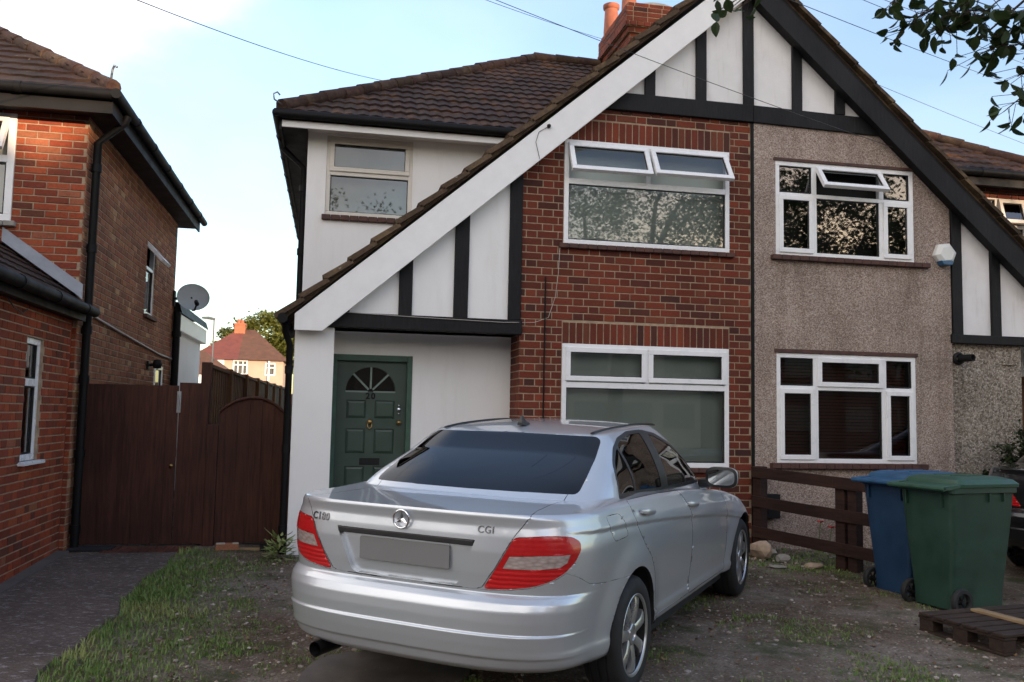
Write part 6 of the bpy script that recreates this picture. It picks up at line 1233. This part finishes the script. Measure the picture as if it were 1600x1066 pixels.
# ------------------------------------------------------------------ beyond and behind
def far_house():
    h = thing('hipped_house', 'far cream house with a hipped red and brown roof, lit by low sun', 'house', (-6, 65, .2)); y0 = 65; x0, x1, ez, rz_ = -9.6, -3.5, 5.1, 7.45; k = 65/45
    W = [(-6.95, -5.95, 3.95, 5.0), (-4.75, -4.05, 3.95, 4.85)]
    mb = MB(); holed(mb, FX(y0), -7.55, x1, .1, ez, W, reveal=.15); mb.add([(x1, y0, .1), (x1, y0+7, .1), (x1, y0+7, ez), (x1, y0, ez)], [(0, 1, 2, 3)]); mb.build('wall', M['far_wall'], h); mb = MB(); mb.add([(x0, y0, .1), (-7.55, y0, .1), (-7.55, y0, ez), (x0, y0, ez)], [(0, 1, 2, 3)]); mb.build('wall', M['render'], h)
    ax, bx, yr = x0+2.6, x1-2.3, y0+3.2
    mb = MB(); mb.add([(x0-.4, y0-.4, ez-.1), (-6.6, y0-.4, ez-.1), (-6.6, yr, rz_), (ax, yr, rz_), (x0-.4, y0+7, ez-.1)], [(0, 1, 2, 3), (0, 3, 4)]); mb.build('roof', M['far_red'], h)
    mb = MB(); mb.add([(-6.6, y0-.4, ez-.1), (x1+.4, y0-.4, ez-.1), (bx, yr, rz_), (-6.6, yr, rz_), (x1+.4, y0+7, ez-.1)], [(0, 1, 2, 3), (1, 4, 2)]); mb.build('roof', M['far_brown'], h)
    mb = MB(); mb.box(-7.25, -6.5, yr-.5, yr+.4, rz_-.6, rz_+.30); mb.box(-7.3, -6.45, yr-.55, yr+.45, rz_+.30, rz_+.42); ch = mb.build('chimney', M['far_chimney'], h); mb = MB(); mb.lathe([(.14, rz_+.42), (.12, rz_+.75), (.09, rz_+.75)], 10, Matrix.Translation((-7.0, yr, 0))); mb.lathe([(.14, rz_+.42), (.12, rz_+.7), (.09, rz_+.7)], 10, Matrix.Translation((-6.75, yr, 0))); mb.build('chimney_pot', M['terracotta'], ch)
    for w in W:
        mb = MB(); f = FX(y0); frame_ring(mb, f, *w, .09, -.1, .03)
        n = 3 if w is W[0] else 1
        for i in range(1, n): x = w[0]+(w[1]-w[0])*i/n; mb.prism([(x-.04, w[2]), (x+.04, w[2]), (x+.04, w[3]), (x-.04, w[3])], f, -.09, .0)
        mb.prism([(w[0], w[3]-.38), (w[1], w[3]-.38), (w[1], w[3]-.30), (w[0], w[3]-.30)], f, -.09, .01); o = mb.build('window', M['upvc'], h); mb = MB(); mb.prism([(w[0], w[2]), (w[1], w[2]), (w[1], w[3]), (w[0], w[3])], f, -.14, -.12); mb.build('pane', M['far_pane'], o)
    mb = MB(); mb.tube([(x1-1.0, y0-.08, .2), (x1-1.0, y0-.08, ez-.1)], .07, 8); mb.build('downpipe', M['upvc'], h)
    p = thing('outbuilding', 'small white building with a dark tiled roof left of the far cream house', 'house', (-7.5, 52, .2)); mb = MB(); mb.add([(-9.3, 52, .1), (-5.9, 52, .1), (-5.9, 52, 3.55), (-9.3, 52, 3.55)], [(0, 1, 2, 3)]); mb.add([(-5.9, 52, .1), (-5.9, 56, .1), (-5.9, 56, 3.55), (-5.9, 52, 3.55)], [(0, 1, 2, 3)]); mb.build('wall', M['render'], p); mb = MB(); mb.add([(-9.6, 51.7, 3.5), (-5.45, 51.7, 3.4), (-7.4, 54, 4.9), (-9.6, 54, 4.9), (-5.45, 56, 3.4)], [(0, 1, 2, 3), (1, 4, 2)]); mb.build('roof', M['far_brown'], p); mb = MB(); frame_ring(mb, FX(52), -7.0, -6.2, 2.3, 3.2, .1, .0, .05); w = mb.build('window', M['upvc'], p); mb = MB(); mb.prism([(-6.9, 2.4), (-6.3, 2.4), (-6.3, 3.1), (-6.9, 3.1)], FX(52), .0, .02); mb.build('pane', M['far_pane'], w)
    l = thing('street_lamp', 'tall thin grey street lamp against the sky beyond the garden fence', 'street lamp', (-5.85, 45.5, .2)); mb = MB(); mb.tube([(-5.85, 45.5, .1), (-5.85, 45.5, 1.4), (-5.85, 45.5, 1.42), (-5.85, 45.5, 5.9)], [.08, .08, .045, .035], 10); mb.build('post', M['iron_dark'], l); mb = MB(); mb.tube([(-5.8, 45.5, 5.93), (-6.1, 45.4, 5.97), (-6.4, 45.3, 5.97)], [.06, .08, .05], 8); mb.build('lamp_head', M['iron_dark'], l)
    far_tree('garden_tree', 'large round sunlit green tree rising behind the far cream house', 'tree', (-6.2, 82, .2), [((-6.2, 82, 7.9), (3.0, 3, 2.4)), ((-8.8, 82, 7.2), (1.8, 2.2, 1.5)), ((-3.6, 81, 6.8), (2.6, 2.5, 2.2))], 12000, .34, M['leaf_far'])
    far_tree('shrub', 'green shrub behind the arched gate beside the white wall', 'shrub', (-1.02, 21.2, .2), [((-.98, 21.2, 1.05), (.42, .6, .55)), ((-.75, 20.6, .7), (.35, .4, .5))], 1400, .07, M['leaf_bush'], th=.03)
    s = thing('garden_shed', 'low brown garden shed roof just left of the white house corner', 'shed', (-.9, 30, .2)); mb = MB(); mb.box(-1.9, -.2, 30, 32, .1, 1.75); mb.build('wall', M['fence_old'], s); mb = MB(); mb.prism([(-2.05, 1.72), (-1.05, 2.15), (-.05, 1.72)], lambda a, c, d: (a, d, c), 29.8, 32.2); mb.build('roof', M['far_brown'], s)
M['far_wall'] = plain('cream_wall', (.42, .32, .25), .9, var=.1, vscale=1); M['far_red'] = plain('red_roof', (.15, .045, .036), .9, var=.2, vscale=3); M['far_brown'] = plain('brown_roof', (.105, .052, .034), .9, var=.25, vscale=3); M['far_chimney'] = plain('orange_brick', (.32, .12, .065), .9, var=.2); M['far_pane'] = plain('dull_pane', (.10, .11, .11), .2, var=.3); M['far_frame'] = plain('dull_frame', (.16, .15, .14), .6); M['iron_dark'] = plain('grey_steel', (.10, .11, .12), .5, metal=.3)
def shrub():
    far_tree('shrub', 'low bushy shrub against the old pebbledash at the right edge', 'shrub', (7.35, 8.55, gz(8.5)), [((7.38, 8.5, 1.02), (.30, .28, .30)), ((7.68, 8.5, 1.12), (.33, .28, .36)), ((7.3, 8.45, .65), (.3, .25, .3))], 5200, .045, M['leaf_bush'], th=.02)
def cables():
    G_ = 'overhead telephone cables'; ry = lambda u, v, y: Vector((0, 0, 1.5))+(F_+R_*((u-800)/FPX)-U_*((v-533)/FPX))*(y/(F_+R_*((u-800)/FPX)-U_*((v-533)/FPX)).y)
    def cable(label, a, b, r, sag):
        a, b = Vector(a), Vector(b); mb = MB(); mb.tube([a.lerp(b, t)-Vector((0, 0, sag*4*t*(1-t))) for t in np.linspace(0, 1, 25)], r, 6); tag(mb.build('overhead_cable', M['cable'], None, smooth=True), label, 'cable', G_)
    for label, a, b, r, s in (('lone overhead cable running from the top left down to the tiled roof', ry(120, -38, 6.5), ry(640, 133, 15.0), .0045, .12),
        ('upper of the twin cables crossing in front of the chimney', ry(700, -22, 9.0), ry(941, 61, 12.3), .0035, .02),
        ('lower of the twin cables, crossing the gable to the pebbledash', ry(690, -34, 8.0), ry(1400, 232, 8.95), .0035, .04),
        ('cable passing behind the black bargeboard, lowest of the right hand cables', ry(1180, -22, 7.0), ry(1700, 172, 14.0), .0040, .05),
        ('faint cable low in the right hand sky near the roof', ry(1150, 38, 9.5), ry(1700, 262, 16.0), .0040, .05),
        ('upper cable of the pair crossing the leaves at the top right', ry(1300, -32, 8.0), ry(1700, 116, 14.0), .0038, .03),
        ('lower cable of the pair crossing the leaves at the top right', ry(1300, -20, 8.0), ry(1700, 136, 14.0), .0038, .03)): cable(label, a, b, r, s)
def opposite():
    """the far side of the street: seen only as reflections, and it keeps the low sun off the fronts"""
    rg = random.Random(2); gw = [plain('opposite_brick', (.10, .07, .06), .9, var=.2), plain('opposite_render', (.42, .38, .33), .9)]
    for i, (x0, x1) in enumerate(((-34, -21), (-19.5, -7), (-5.5, 7), (8.5, 17.2), (17.8, 30), (31.5, 43), (44.5, 57))):
        t = thing('opposite_house', 'hipped roof house across the street, seen in the window reflections', 'house', ((x0+x1)/2, -22, -.2), 'houses across the street'); y1, y0, ez, rz_ = -21.5, -29, 5.4, 9.6; y = y1
        mb = MB(); mb.box(x0, x1, y0, y1, -.3, ez); mb.build('wall', gw[i % 2], t); r = 3.4; ym = (y0+y1)/2
        mb = MB(); mb.add([(x0-.4, y0-.4, ez), (x1+.4, y0-.4, ez), (x1+.4, y1+.4, ez), (x0-.4, y1+.4, ez), (x0+r, ym, rz_), (x1-r, ym, rz_)], [(0, 1, 5, 4), (1, 2, 5), (2, 3, 4, 5), (3, 0, 4), (3, 2, 1, 0)]); rf = mb.build('roof', M['far_brown'], t); mb = MB(); mb.box((x0+x1)/2-.5, (x0+x1)/2+.5, ym-.4, ym+.4, rz_-.5, rz_+1.0); mb.build('chimney', M['far_chimney'], rf)
        for k in range(4):
            x = x0+(x1-x0)*(k+.5)/4
            for z in (1.0, 3.6): mb = MB(); frame_ring(mb, lambda a, c, d: (a, y1+d, c), x-.8, x+.8, z, z+1.2, .06, 0, .06); w = mb.build('window', M['far_frame'], t); mb = MB(); mb.prism([(x-.75, z+.05), (x+.75, z+.05), (x+.75, z+1.15), (x-.75, z+1.15)], lambda a, c, d: (a, y1+d, c), .0, .02); mb.build('pane', M['far_pane'], w)
    for k, (x, y, hh) in enumerate(((17.4, -19, 6.0), (.6, -17, 11.0), (15.2, -6.6, 10.2), (22.0, -13.0, 8.4), (-8, -15, 7.0))):
        far_tree('street_tree', 'street tree behind the viewer, seen in the window reflections', 'tree', (x, y, -.2), [((x, y, hh*.68), (2.3, 2.2, hh*.30)), ((x+1.3, y+.4, hh*.55), (1.5, 1.5, hh*.2)), ((x-1.4, y-.3, hh*.58), (1.5, 1.4, hh*.22))], 22000 if k == 2 else 4500, .145 if k == 2 else .16, M['leaf'], 'trees across the street')
# ------------------------------------------------------------------ assemble
ground()
brick_half(); dash_half(); fixings(); left_house(); gates(); rail_fence()
car = build_car(); black = second_car(car)
place_car(car, .326, 4.408, rad(37.8), gz(4.408)+.006)
place_car(black, 6.42, 6.75, rad(62), gz(6.55))
bins(); pallet(); loose(); shrub(); cables(); far_house(); opposite(); street_tree(); grass(); gravel(); litter()
